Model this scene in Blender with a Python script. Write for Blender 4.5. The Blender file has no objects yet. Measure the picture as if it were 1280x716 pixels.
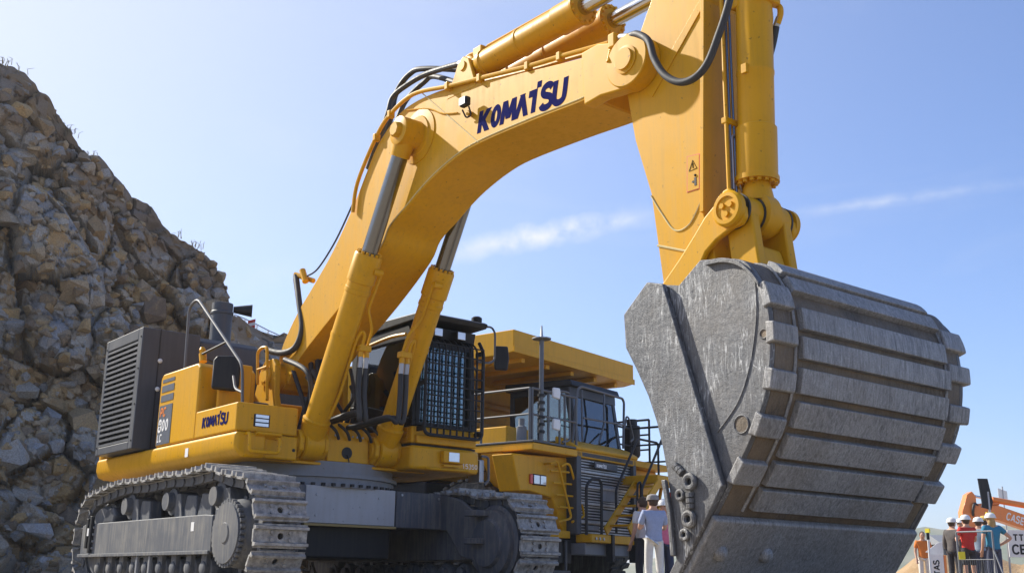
import bpy, bmesh, math, random
from mathutils import Vector, Matrix, noise as mnoise
random.seed(7)
sc = bpy.context.scene
col = sc.collection
R = math.radians

# ------------------------------------------------------------------ camera
# world: excavator stands at the origin facing +X, its left side is +Y, ground z = 0
F_PX, PITCH, ROLL, YAW = 1373.0, 0.2622, 0.0132, 0.68
CAM = Vector((13.30, -7.19, 0.20))
def lvl(x, y, z):   # level camera frame (right, forward, up) -> world
    s, c = math.sin(YAW), math.cos(YAW)
    return Vector((s * x - c * y, c * x + s * y, z))
cr, sr, ct, st = math.cos(ROLL), math.sin(ROLL), math.cos(PITCH), math.sin(PITCH)
c_right = lvl(cr, -sr * st, sr * ct)
c_up = lvl(-sr, -cr * st, cr * ct)
c_fwd = lvl(0, ct, st)
cam_d = bpy.data.cameras.new('camera')
cam = bpy.data.objects.new('camera', cam_d)
col.objects.link(cam)
cam.matrix_world = Matrix(((c_right.x, c_up.x, -c_fwd.x, CAM.x), (c_right.y, c_up.y, -c_fwd.y, CAM.y),
                           (c_right.z, c_up.z, -c_fwd.z, CAM.z), (0, 0, 0, 1)))
cam_d.sensor_width = 36.0
cam_d.lens = 36.0 * F_PX / 1280.0
cam_d.clip_start = 0.05
cam_d.clip_end = 6000
sc.camera = cam
def ray(u, v):
    xr, ur = (u - 640) / F_PX, -(v - 358) / F_PX
    return c_fwd + c_right * xr + c_up * ur
def px(u, v, X=None, Y=None, Z=None, D=None):
    """point seen at pixel (u, v) on the plane X=, Y= or Z=, or at horizontal distance D"""
    d = ray(u, v)
    if X is not None: t = (X - CAM.x) / d.x
    elif Y is not None: t = (Y - CAM.y) / d.y
    elif Z is not None: t = (Z - CAM.z) / d.z
    else: t = D / math.hypot(d.x, d.y)
    return CAM + d * t

# ------------------------------------------------------------------ sun and sky
SUN_AZ_LEFT, SUN_EL = R(60), R(37)          # azimuth left of the view direction, elevation
s_dir = (lvl(-math.sin(SUN_AZ_LEFT), math.cos(SUN_AZ_LEFT), 0) * math.cos(SUN_EL) + Vector((0, 0, math.sin(SUN_EL)))).normalized()
sun_d = bpy.data.lights.new('sun', 'SUN')
sun_d.energy = 3.4
sun_d.angle = R(1.2)
sun_d.color = (1.0, 0.94, 0.83)
sun = bpy.data.objects.new('sun', sun_d)
col.objects.link(sun)
sun.rotation_euler = s_dir.to_track_quat('Z', 'Y').to_euler()
sun.location = s_dir * 60

world = bpy.data.worlds.new('World')
sc.world = world
world.use_nodes = True
wt = world.node_tree
wt.nodes.clear()
class NT:
    def __init__(self, t): self.t = t
    def n(self, typ, **kw):
        nd = self.t.nodes.new(typ)
        for k, v in kw.items():
            if k.startswith('i_'):
                key = k[2:]
                key = int(key) if key.isdigit() else key
                nd.inputs[key].default_value = v
            else: setattr(nd, k, v)
        return nd
    def l(self, a, b): self.t.links.new(a, b)
    def math(self, op, a, b=None, clamp=False):
        m = self.n('ShaderNodeMath', operation=op); m.use_clamp = clamp
        for i, x in enumerate((a, b)):
            if x is None: continue
            if isinstance(x, (int, float)): m.inputs[i].default_value = x
            else: self.l(x, m.inputs[i])
        return m.outputs[0]
    def vmath(self, op, a, b=None):
        m = self.n('ShaderNodeVectorMath', operation=op)
        for i, x in enumerate((a, b)):
            if x is None: continue
            if isinstance(x, (tuple, list, Vector)): m.inputs[i].default_value = tuple(x)
            else: self.l(x, m.inputs[i])
        return m.outputs['Value'] if op in ('DOT_PRODUCT', 'LENGTH') else m.outputs[0]
    def ramp(self, fac, *stops, interp='LINEAR'):
        r = self.n('ShaderNodeValToRGB'); r.color_ramp.interpolation = interp
        el = r.color_ramp.elements
        while len(el) < len(stops): el.new(0.5)
        for e, (p, c) in zip(el, stops):
            e.position = p
            e.color = (c, c, c, 1) if isinstance(c, (int, float)) else (*c[:3], 1)
        self.l(fac, r.inputs[0]); return r.outputs[0]
    def mix(self, fac, a, b, mode='MIX'):
        m = self.n('ShaderNodeMix', data_type='RGBA', blend_type=mode)
        for s, x in ((m.inputs[0], fac), (m.inputs[6], a), (m.inputs[7], b)):
            if isinstance(x, (int, float)): s.default_value = x
            elif isinstance(x, (tuple, list)): s.default_value = (*x[:3], 1)
            else: self.l(x, s)
        return m.outputs[2]
    def noise(self, vec, scale, detail=4, rough=0.55, dist=0.0):
        nd = self.n('ShaderNodeTexNoise', i_Scale=scale, i_Detail=detail, i_Roughness=rough, i_Distortion=dist)
        if vec is not None: self.l(vec, nd.inputs['Vector'])
        return nd.outputs['Fac']
W = NT(wt)
sky = W.n('ShaderNodeTexSky', sky_type='NISHITA', sun_disc=False)
sky.sun_elevation = SUN_EL
sky.sun_rotation = math.atan2(s_dir.x, s_dir.y)
sky.altitude = 100
sky.air_density = 1.0
sky.dust_density = 0.8
sky.ozone_density = 6.0
tc = W.n('ShaderNodeTexCoord')
dirv = W.vmath('NORMALIZE', tc.outputs['Generated'])
# thin high cloud: soft wisps everywhere, plus long contrail bands (great circles through two directions)
def band(u0, v0, u1, v1, width, k, sc_n, lo, hi, ext):
    a, b = ray(u0, v0).normalized(), ray(u1, v1).normalized()
    n = a.cross(b).normalized()
    mid = (a + b).normalized()
    half = a.angle(b) * 0.5 * ext
    d = W.math('ABSOLUTE', W.vmath('DOT_PRODUCT', dirv, n))
    warp = W.math('MULTIPLY', W.math('SUBTRACT', W.noise(dirv, sc_n, 5, 0.62), 0.5), width * 1.3)
    f = W.math('SUBTRACT', 1.0, W.math('DIVIDE', W.math('ABSOLUTE', W.math('ADD', W.vmath('DOT_PRODUCT', dirv, n), warp)), width), True)
    g = W.math('SUBTRACT', W.vmath('DOT_PRODUCT', dirv, mid), math.cos(half))
    g = W.math('MULTIPLY', g, 60.0, True)
    p = W.ramp(W.noise(dirv, sc_n * 0.8, 4, 0.6), (lo, 0.0), (hi, 1.0))
    return W.math('MULTIPLY', W.math('MULTIPLY', W.math('MULTIPLY', f, g), p), k)
mp = W.n('ShaderNodeMapping'); mp.inputs['Scale'].default_value = (1.0, 1.0, 2.6)
W.l(dirv, mp.inputs['Vector'])
wisp = W.ramp(W.noise(mp.outputs[0], 3.1, 7, 0.62, 0.9), (0.54, 0.0), (0.90, 0.16))
cl = W.math('ADD', wisp, band(552, 318, 814, 269, 0.0135, 2.8, 42, 0.28, 0.60, 1.12), True)
cl = W.math('ADD', cl, band(985, 268, 1290, 226, 0.007, 1.2, 34, 0.30, 0.65, 1.1), True)
cl = W.math('ADD', cl, band(270, 358, 410, 330, 0.016, 1.3, 24, 0.30, 0.60, 1.1), True)
cl = W.math('ADD', cl, band(318, 168, 346, 264, 0.0011, 0.55, 60, 0.15, 0.5, 1.0), True)
cl = W.math('ADD', cl, band(294, 86, 299, 104, 0.0011, 0.6, 60, 0.1, 0.4, 1.0), True)
# aerosol: the hazy air whitens round the sun, and the whole sky is a little violet
aur = W.math('MULTIPLY', W.math('POWER', W.math('MAXIMUM', W.vmath('DOT_PRODUCT', dirv, s_dir), 0.0), 2.8), 1.0, True)
skyt = W.mix(1.0, sky.outputs[0], (1.0, 0.955, 1.05), 'MULTIPLY')
skyh = W.mix(aur, skyt, (4.6, 4.75, 5.0))
skyc = W.mix(cl, skyh, (4.6, 4.75, 5.0))
bg = W.n('ShaderNodeBackground', i_Strength=0.084)
W.l(skyc, bg.inputs[0])
wo = W.n('ShaderNodeOutputWorld')
W.l(bg.outputs[0], wo.inputs[0])

sc.view_settings.view_transform = 'Standard'
sc.view_settings.look = 'None'
sc.view_settings.exposure = 1.28
sc.view_settings.gamma = 1.0
sc.view_settings.use_curve_mapping = False
sc.render.engine = 'CYCLES'
sc.cycles.max_bounces = 8
sc.cycles.transparent_max_bounces = 12
sc.cycles.use_denoising = True

# ------------------------------------------------------------------ materials
MATS = {}
def newmat(name):
    m = bpy.data.materials.new(name); m.use_nodes = True
    t = NT(m.node_tree); t.t.nodes.clear()
    b = t.n('ShaderNodeBsdfPrincipled'); o = t.n('ShaderNodeOutputMaterial')
    t.l(b.outputs[0], o.inputs[0]); MATS[name] = m
    return m, t, b
def coords(t, kind='Object'):
    return t.n('ShaderNodeTexCoord').outputs[kind]
def bump(t, b, h, strength=0.2, dist=0.01):
    bp = t.n('ShaderNodeBump', i_Strength=strength, i_Distance=dist)
    t.l(h, bp.inputs['Height']); t.l(bp.outputs[0], b.inputs['Normal'])
def paint(name, colr, dirt=(0.22, 0.17, 0.10), amt=0.25, rough=0.35, coat=0.3, metallic=0.0, scale=1.5, bmp=0.04, spec=0.5):
    m, t, b = newmat(name)
    v = coords(t)
    d1 = t.ramp(t.noise(v, scale, 8, 0.65), (0.45, 0.0), (0.80, 1.0))
    st_ = t.n('ShaderNodeMapping'); st_.inputs['Scale'].default_value = (7, 7, 0.55); t.l(v, st_.inputs[0])
    d2 = t.ramp(t.noise(st_.outputs[0], scale * 1.6, 5, 0.6), (0.46, 0.0), (0.66, 1.0))
    d = t.math('MULTIPLY', t.math('ADD', t.math('MULTIPLY', d1, 0.6), t.math('MULTIPLY', d2, 0.5)), amt, True)
    fine = t.noise(v, 60, 3, 0.6)
    c = t.mix(t.math('MULTIPLY', fine, 0.10), colr, tuple(x * 0.6 for x in colr))
    c = t.mix(d, c, dirt)
    spk = t.math('MULTIPLY', t.ramp(t.noise(v, 22, 4, 0.55), (0.66, 0.0), (0.71, 1.0)), min(1.0, amt * 1.4))
    c = t.mix(spk, c, tuple(x * 0.42 for x in dirt))
    t.l(c, b.inputs['Base Color'])
    t.l(t.math('ADD', t.math('MULTIPLY', d, 0.5), t.math('ADD', rough, t.math('MULTIPLY', fine, 0.08)), True), b.inputs['Roughness'])
    b.inputs['Metallic'].default_value = metallic
    b.inputs['Coat Weight'].default_value = coat
    b.inputs['Coat Roughness'].default_value = 0.12
    b.inputs['Specular IOR Level'].default_value = spec
    if bmp: bump(t, b, t.math('ADD', t.noise(v, 2.2, 2, 0.5), t.math('MULTIPLY', fine, 0.04)), bmp, 0.02)
    return m
paint('yellow', (0.64, 0.325, 0.003), dirt=(0.34, 0.20, 0.03), amt=0.42, rough=0.34, coat=0.06, bmp=0.08, spec=0.20)
paint('dark_grey', (0.042, 0.047, 0.060), dirt=(0.12, 0.12, 0.125), amt=0.35, rough=0.45, coat=0.1)
paint('mid_grey', (0.20, 0.215, 0.24), dirt=(0.20, 0.18, 0.15), amt=0.45, rough=0.5, coat=0.05)
paint('dusty_grey', (0.070, 0.078, 0.096), dirt=(0.25, 0.235, 0.205), amt=0.8, rough=0.6, coat=0.0, scale=2.2, bmp=0.12)
paint('light_grey', (0.40, 0.41, 0.43), dirt=(0.28, 0.26, 0.23), amt=0.4, rough=0.4, coat=0.05)
paint('black', (0.014, 0.015, 0.018), dirt=(0.09, 0.08, 0.07), amt=0.2, rough=0.45, coat=0.0, spec=0.3)
paint('rail_grey', (0.085, 0.09, 0.10), amt=0.15, rough=0.35, coat=0.2)
paint('rubber', (0.020, 0.021, 0.024), dirt=(0.11, 0.10, 0.09), amt=0.35, rough=0.55, coat=0.0, bmp=0.1)
paint('tyre', (0.028, 0.028, 0.028), dirt=(0.26, 0.25, 0.21), amt=0.8, rough=0.8, coat=0.0, bmp=0.2)
paint('chrome', (0.62, 0.62, 0.64), dirt=(0.25, 0.24, 0.22), amt=0.12, rough=0.12, coat=0.0, metallic=1.0, bmp=0.0)
paint('steel', (0.42, 0.43, 0.45), dirt=(0.25, 0.22, 0.18), amt=0.4, rough=0.4, coat=0.0, metallic=0.8)
paint('rod', (0.20, 0.205, 0.215), dirt=(0.1, 0.1, 0.1), amt=0.1, rough=0.16, coat=0.0, metallic=1.0, bmp=0)
paint('navy', (0.018, 0.020, 0.10), dirt=(0.04,0.04,0.10), amt=0.10, rough=0.9, coat=0.0, bmp=0, spec=0.0)
paint('label_grey', (0.075, 0.09, 0.12), amt=0.15, rough=0.4, coat=0.2, bmp=0)
paint('white', (0.78, 0.78, 0.77), dirt=(0.4, 0.37, 0.32), amt=0.2, rough=0.4, coat=0.1, bmp=0)
paint('lens', (0.80, 0.82, 0.84), amt=0.1, rough=0.12, coat=0.8, bmp=0, metallic=0.35)
paint('red', (0.60, 0.035, 0.02), amt=0.1, rough=0.35, coat=0.4, bmp=0)
paint('orange', (0.80, 0.22, 0.02), amt=0.2, rough=0.35, coat=0.3)
paint('weld', (0.62, 0.52, 0.25), amt=0.3, rough=0.5, coat=0.0, bmp=0.2)
paint('seat_tan', (0.33, 0.25, 0.10), amt=0.2, rough=0.7, coat=0)
paint('hivis', (0.80, 0.68, 0.03), amt=0.1, rough=0.6, coat=0)

def glassmat(name, tint, mixf=0.25):
    m = bpy.data.materials.new(name); m.use_nodes = True
    t = NT(m.node_tree); t.t.nodes.clear()
    g = t.n('ShaderNodeBsdfGlossy', i_Roughness=0.03); g.inputs[0].default_value = (0.9, 0.95, 1, 1)
    tr = t.n('ShaderNodeBsdfTransparent'); tr.inputs[0].default_value = (*tint, 1)
    fr = t.n('ShaderNodeFresnel', i_IOR=1.5)
    mx = t.n('ShaderNodeMixShader'); o = t.n('ShaderNodeOutputMaterial')
    t.l(t.math('ADD', fr.outputs[0], mixf, True), mx.inputs[0])
    t.l(tr.outputs[0], mx.inputs[1]); t.l(g.outputs[0], mx.inputs[2]); t.l(mx.outputs[0], o.inputs[0])
    MATS[name] = m
glassmat('glass', (0.50, 0.60, 0.58), 0.10)
glassmat('mirror_glass', (0.1, 0.1, 0.1), 0.8)

# track steel: dusty with bright worn edges (pointiness is the metal's own wear)
m, t, b = newmat('track_steel')
v = coords(t); rnd = t.n('ShaderNodeObjectInfo').outputs['Random']
vo = t.n('ShaderNodeVectorMath', operation='ADD'); t.l(v, vo.inputs[0])
cmb = t.n('ShaderNodeCombineXYZ'); t.l(t.math('MULTIPLY', rnd, 37.0), cmb.inputs[0]); t.l(t.math('MULTIPLY', rnd, 11.0), cmb.inputs[1]); t.l(cmb.outputs[0], vo.inputs[1])
n1 = t.noise(vo.outputs[0], 14, 6, 0.65); n2 = t.noise(vo.outputs[0], 70, 4, 0.6)
c = t.mix(t.ramp(n1, (0.35, 0.0), (0.68, 1.0)), (0.15, 0.155, 0.165), (0.50, 0.49, 0.47))
c = t.mix(t.math('MULTIPLY', n2, 0.35), c, (0.33, 0.30, 0.24))
t.l(c, b.inputs['Base Color']); t.l(t.ramp(n2, (0.3, 0.45), (0.7, 0.75)), b.inputs['Roughness'])
b.inputs['Metallic'].default_value = 0.25
bump(t, b, t.math('ADD', n1, n2), 0.35, 0.012)

# worn bucket steel: streaks where rock slid past, grit, thin curved scratches, clay in patches
def wornsteel(name, c0, c1, brown, bamt, scr=1.0, streak=0.5):
    m, t, b = newmat(name)
    v = coords(t)
    n1 = t.noise(v, 1.9, 9, 0.72); n2 = t.noise(v, 26, 7, 0.72); n3 = t.noise(v, 150, 3, 0.6)
    mp = t.n('ShaderNodeMapping'); mp.inputs['Scale'].default_value = (9, 9, 1.0); t.l(v, mp.inputs[0])
    sk = t.noise(mp.outputs[0], 5.0, 7, 0.7, 0.6)
    c = t.mix(t.ramp(n1, (0.34, 0.0), (0.66, 1.0)), c0, c1)
    c = t.mix(t.math('MULTIPLY', t.ramp(sk, (0.42, 0.0), (0.66, 1.0)), streak), c, tuple(min(x * 1.75, 0.7) for x in c1))
    c = t.mix(t.math('MULTIPLY', t.ramp(sk, (0.30, 1.0), (0.46, 0.0)), 0.6), c, tuple(x * 0.45 for x in c0))
    c = t.mix(t.math('MULTIPLY', t.ramp(n2, (0.50, 0.0), (0.72, 1.0)), 0.5), c, tuple(min(x * 1.5, 0.7) for x in c1))
    c = t.mix(t.math('MULTIPLY', t.ramp(n3, (0.45, 0.0), (0.62, 1.0)), 0.5), c, tuple(x * 0.4 for x in c0))
    if bamt: c = t.mix(t.math('MULTIPLY', t.ramp(t.noise(v, 1.1, 7, 0.7), (0.46, 0.0), (0.62, 1.0)), bamt), c, brown)
    def lines(rot, scl, freq, w_, k):
        mp = t.n('ShaderNodeMapping'); mp.inputs['Rotation'].default_value = rot; mp.inputs['Scale'].default_value = scl
        t.l(v, mp.inputs[0])
        d = t.math('ABSOLUTE', t.math('SUBTRACT', t.noise(mp.outputs[0], freq, 2, 0.5, 0.5), 0.5))
        msk = t.ramp(t.noise(v, 3.1, 4, 0.6), (0.45, 0.0), (0.60, 1.0))
        return t.math('MULTIPLY', t.math('MULTIPLY', t.ramp(d, (0.0, 1.0), (w_, 0.0)), msk), k)
    s = lines((0.1, R(12), 0.0), (3.6, 3.6, 0.40), 4.6, 0.016, 0.55 * scr)
    s = t.math('ADD', s, lines((0.0, R(-40), 0.4), (3.6, 2.5, 0.45), 4.2, 0.013, 0.5 * scr), True)
    s = t.math('ADD', s, lines((0.0, R(62), 0.1), (4.0, 3.0, 0.5), 3.6, 0.012, 0.42 * scr), True)
    c = t.mix(s, c, (0.50, 0.51, 0.52))
    t.l(c, b.inputs['Base Color'])
    t.l(t.ramp(n2, (0.3, 0.42), (0.7, 0.68)), b.inputs['Roughness'])
    b.inputs['Metallic'].default_value = 0.25
    bump(t, b, t.math('ADD', t.math('ADD', n2, t.math('MULTIPLY', n3, 0.5)), t.math('MULTIPLY', sk, 0.8)), 0.5, 0.014)
wornsteel('bucket_steel', (0.065, 0.069, 0.079), (0.155, 0.16, 0.17), (0.12, 0.105, 0.09), 0.45, 1.3, 0.30)
wornsteel('bucket_strip', (0.14, 0.143, 0.15), (0.29, 0.29, 0.295), (0.21, 0.185, 0.155), 0.35, 0.5, 0.6)
wornsteel('bucket_skin', (0.06, 0.047, 0.035), (0.15, 0.12, 0.088), (0.20, 0.145, 0.09), 0.7, 0.15, 0.35)

# ------------------------------------------------------------------ mesh builder
class MB:
    def __init__(self): self.v = []; self.f = []
    def add(self, vs, fs):
        o = len(self.v); self.v += [tuple(p) for p in vs]; self.f += [tuple(i + o for i in f) for f in fs]; return self
    def box(self, x0, x1, y0, y1, z0, z1):
        return self.add([(x0, y0, z0), (x1, y0, z0), (x1, y1, z0), (x0, y1, z0), (x0, y0, z1), (x1, y0, z1), (x1, y1, z1), (x0, y1, z1)],
                        [(0, 3, 2, 1), (4, 5, 6, 7), (0, 1, 5, 4), (1, 2, 6, 5), (2, 3, 7, 6), (3, 0, 4, 7)])
    def prism(self, prof, y0, y1, axis='y'):
        """prof: closed outline in (a, b); extruded along axis. y: (x, z); x: (y, z); z: (x, y)"""
        n = len(prof)
        def P(a, b, c): return (a, c, b) if axis == 'y' else ((c, a, b) if axis == 'x' else (a, b, c))
        vs = [P(a, b, y0) for a, b in prof] + [P(a, b, y1) for a, b in prof]
        fs = [tuple(range(n)), tuple(range(2 * n - 1, n - 1, -1))] + [(i, i + n, (i + 1) % n + n, (i + 1) % n) for i in range(n)]
        return self.add(vs, fs)
    def cyl(self, p0, p1, r0, r1=None, n=20, caps=True):
        p0, p1 = Vector(p0), Vector(p1); r1 = r0 if r1 is None else r1
        d = (p1 - p0).normalized(); a = d.orthogonal().normalized(); b_ = d.cross(a)
        vs = []
        for p, r in ((p0, r0), (p1, r1)):
            for i in range(n):
                w = 2 * math.pi * i / n; vs.append(p + (a * math.cos(w) + b_ * math.sin(w)) * r)
        fs = [(i, (i + 1) % n, (i + 1) % n + n, i + n) for i in range(n)]
        if caps: fs += [tuple(range(n - 1, -1, -1)), tuple(range(n, 2 * n))]
        return self.add(vs, fs)
    def lathe(self, p0, p1, prof, n=24):
        """prof: list of (t along p0->p1 in metres, radius)"""
        p0, p1 = Vector(p0), Vector(p1)
        d = (p1 - p0).normalized(); a = d.orthogonal().normalized(); b_ = d.cross(a)
        vs = []; m = len(prof)
        for tt, r in prof:
            for i in range(n):
                w = 2 * math.pi * i / n; vs.append(p0 + d * tt + (a * math.cos(w) + b_ * math.sin(w)) * r)
        fs = [(k * n + i, k * n + (i + 1) % n, (k + 1) * n + (i + 1) % n, (k + 1) * n + i) for k in range(m - 1) for i in range(n)]
        fs += [tuple(range(n - 1, -1, -1)), tuple(range((m - 1) * n, m * n))]
        return self.add(vs, fs)
    def tube(self, pts, r, n=8, closed=False):
        P = [Vector(p) for p in pts]; m = len(P); vs = []; prev = None
        for k in range(m):
            if closed: d = (P[(k + 1) % m] - P[k - 1])
            else: d = P[min(k + 1, m - 1)] - P[max(k - 1, 0)]
            d = d.normalized()
            if prev is None: a = d.orthogonal().normalized()
            else:
                a = prev - d * prev.dot(d)
                a = a.normalized() if a.length > 1e-6 else d.orthogonal().normalized()
            prev = a; b_ = d.cross(a)
            rr = r[k] if isinstance(r, (list, tuple)) else r
            for i in range(n):
                w = 2 * math.pi * i / n; vs.append(P[k] + (a * math.cos(w) + b_ * math.sin(w)) * rr)
        segs = m if closed else m - 1
        fs = [(k * n + i, k * n + (i + 1) % n, ((k + 1) % m) * n + (i + 1) % n, ((k + 1) % m) * n + i) for k in range(segs) for i in range(n)]
        if not closed: fs += [tuple(range(n - 1, -1, -1)), tuple(range((m - 1) * n, m * n))]
        return self.add(vs, fs)
    def sphere(self, c, r, n=12, m=8, sc_=(1, 1, 1)):
        vs = [(c[0], c[1], c[2] + r * sc_[2])]; fs = []
        for j in range(1, m):
            ph = math.pi * j / m
            for i in range(n):
                w = 2 * math.pi * i / n
                vs.append((c[0] + r * sc_[0] * math.sin(ph) * math.cos(w), c[1] + r * sc_[1] * math.sin(ph) * math.sin(w), c[2] + r * sc_[2] * math.cos(ph)))
        vs.append((c[0], c[1], c[2] - r * sc_[2]))
        fs += [(0, 1 + i, 1 + (i + 1) % n) for i in range(n)]
        fs += [(1 + j * n + i, 1 + (j + 1) * n + i, 1 + (j + 1) * n + (i + 1) % n, 1 + j * n + (i + 1) % n) for j in range(m - 2) for i in range(n)]
        L = len(vs) - 1; o = 1 + (m - 2) * n
        fs += [(L, o + (i + 1) % n, o + i) for i in range(n)]
        return self.add(vs, fs)
    def mesh(self, name, smooth=35):
        me = bpy.data.meshes.new(name); me.from_pydata(self.v, [], self.f); me.update()
        bm = bmesh.new(); bm.from_mesh(me); bmesh.ops.recalc_face_normals(bm, faces=bm.faces); bm.to_mesh(me); bm.free()
        if smooth:
            me.polygons.foreach_set('use_smooth', [True] * len(me.polygons)); me.set_sharp_from_angle(angle=R(smooth))
        return me
    def build(self, name, mat, parent=None, bevel=0.0, seg=2, smooth=35, subs=0):
        me = self.mesh(name, smooth)
        return link(name, me, mat, parent, bevel, seg)
def link(name, me, mat=None, parent=None, bevel=0.0, seg=2):
    o = bpy.data.objects.new(name, me); col.objects.link(o)
    if mat is not None and len(me.materials) == 0: me.materials.append(MATS[mat] if isinstance(mat, str) else mat)
    if parent is not None: o.parent = parent
    if bevel:
        bv = o.modifiers.new('bevel', 'BEVEL'); bv.width = bevel; bv.segments = seg; bv.limit_method = 'ANGLE'; bv.angle_limit = R(38)
        bv.harden_normals = True
    return o
def thing(name, label, cat, loc=(0, 0, 0), rz=0.0, group=None):
    o = bpy.data.objects.new(name, None); col.objects.link(o); o.empty_display_size = 0.3
    o.location = loc; o.rotation_euler = (0, 0, rz); o['label'] = label; o['category'] = cat
    if group: o['group'] = group
    return o
def tag(o, label, cat, group=None):
    o['label'] = label; o['category'] = cat
    if group: o['group'] = group
    return o
def spline(pts, n=8):
    """Catmull-Rom through the points"""
    P = [Vector(p) for p in pts]; out = []
    for i in range(len(P) - 1):
        a, b_, c_, d = P[max(i - 1, 0)], P[i], P[i + 1], P[min(i + 2, len(P) - 1)]
        for k in range(n):
            s = k / n
            out.append(0.5 * ((2 * b_) + (c_ - a) * s + (2 * a - 5 * b_ + 4 * c_ - d) * s * s + (3 * b_ - a - 3 * c_ + d) * s ** 3))
    out.append(P[-1]); return out
def spl2(pts, n=6): return [(p.x, p.y) for p in spline([(a, b, 0) for a, b in pts], n)]
def fillet(pts, r, n=5):
    """polyline with rounded corners (3D)"""
    P = [Vector(p) for p in pts]; out = [P[0]]
    for i in range(1, len(P) - 1):
        a, b_, c_ = P[i - 1], P[i], P[i + 1]
        d0, d1 = (a - b_), (c_ - b_); q = min(r, d0.length * 0.45, d1.length * 0.45)
        s, e = b_ + d0.normalized() * q, b_ + d1.normalized() * q
        for k in range(n + 1):
            w = k / n; out.append(s * (1 - w) ** 2 + b_ * 2 * w * (1 - w) + e * w * w)
    out.append(P[-1]); return out
def hexbolt(mb, p, d, r=0.025, h=0.02, n=6):
    p, d = Vector(p), Vector(d).normalized(); mb.cyl(p - d * 0.005, p + d * h, r, n=n); return mb

# stroke lettering: every glyph a set of polylines in a 1 x 1.4 cell
GL = {
 'K': [[(0.05, 0), (0.05, 1.4)], [(0.15, 0.55), (0.85, 1.4)], [(0.32, 0.75), (0.85, 0)]],
 'O': 'ring', '0': 'ring',
 'M': [[(0, 0), (0.14, 1.4)], [(0.18, 1.4), (0.58, 0.25)], [(0.60, 0.25), (1.0, 1.4)], [(1.04, 1.4), (1.18, 0)]],
 'A': [[(0, 0), (0.5, 1.4)], [(0.5, 1.4), (1.0, 0)], [(0.22, 0.42), (0.78, 0.42)]],
 'a': [[(0.02, 0), (0.5, 1.4)], [(0.42, 1.4), (0.95, 0)]],
 'T': [[(0.02, 1.27), (0.98, 1.27)], [(0.5, 0), (0.5, 1.27)]],
 't': [[(-0.08, 1.20), (0.55, 1.20)], [(0.48, 0), (0.48, 1.4)], [(0.80, 1.42), (0.80, 1.80)]],
 'S': [[(0.88, 1.13), (0.72, 1.3), (0.45, 1.36), (0.16, 1.26), (0.07, 1.02), (0.22, 0.82), (0.5, 0.72), (0.78, 0.6), (0.92, 0.36), (0.8, 0.12), (0.48, 0.03), (0.16, 0.1), (0.02, 0.28)]],
 'U': [[(0.02, 1.4), (0.02, 0.4), (0.16, 0.12), (0.46, 0.03), (0.76, 0.12), (0.9, 0.4), (0.9, 1.4)]],
 'P': [[(0.02, 0), (0.02, 1.4)], [(0.02, 1.32), (0.6, 1.32), (0.85, 1.12), (0.85, 0.88), (0.6, 0.65), (0.02, 0.65)]],
 'C': [[(0.92, 1.12), (0.75, 1.3), (0.48, 1.36), (0.18, 1.22), (0.03, 0.9), (0.03, 0.5), (0.18, 0.16), (0.48, 0.03), (0.75, 0.1), (0.92, 0.3)]],
 'L': [[(0.05, 1.4), (0.05, 0.07), (0.85, 0.07)]],
 'E': [[(0.85, 1.33), (0.05, 1.33), (0.05, 0.07), (0.85, 0.07)], [(0.05, 0.7), (0.75, 0.7)]],
 '8': [[(0.48, 0.74), (0.16, 0.9), (0.12, 1.16), (0.3, 1.34), (0.66, 1.34), (0.84, 1.16), (0.8, 0.9), (0.48, 0.74), (0.1, 0.55), (0.05, 0.25), (0.28, 0.05), (0.68, 0.05), (0.9, 0.25), (0.86, 0.55), (0.48, 0.74)]],
 '1': [[(0.15, 1.1), (0.5, 1.38), (0.5, 0)]],
 '5': [[(0.85, 1.33), (0.15, 1.33), (0.12, 0.78), (0.5, 0.88), (0.82, 0.7), (0.88, 0.4), (0.72, 0.12), (0.4, 0.03), (0.08, 0.16)]],
 '3': [[(0.08, 1.2), (0.35, 1.36), (0.7, 1.3), (0.85, 1.05), (0.7, 0.8), (0.4, 0.74), (0.74, 0.66), (0.9, 0.38), (0.75, 0.1), (0.4, 0.03), (0.06, 0.16)]],
}
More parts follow.
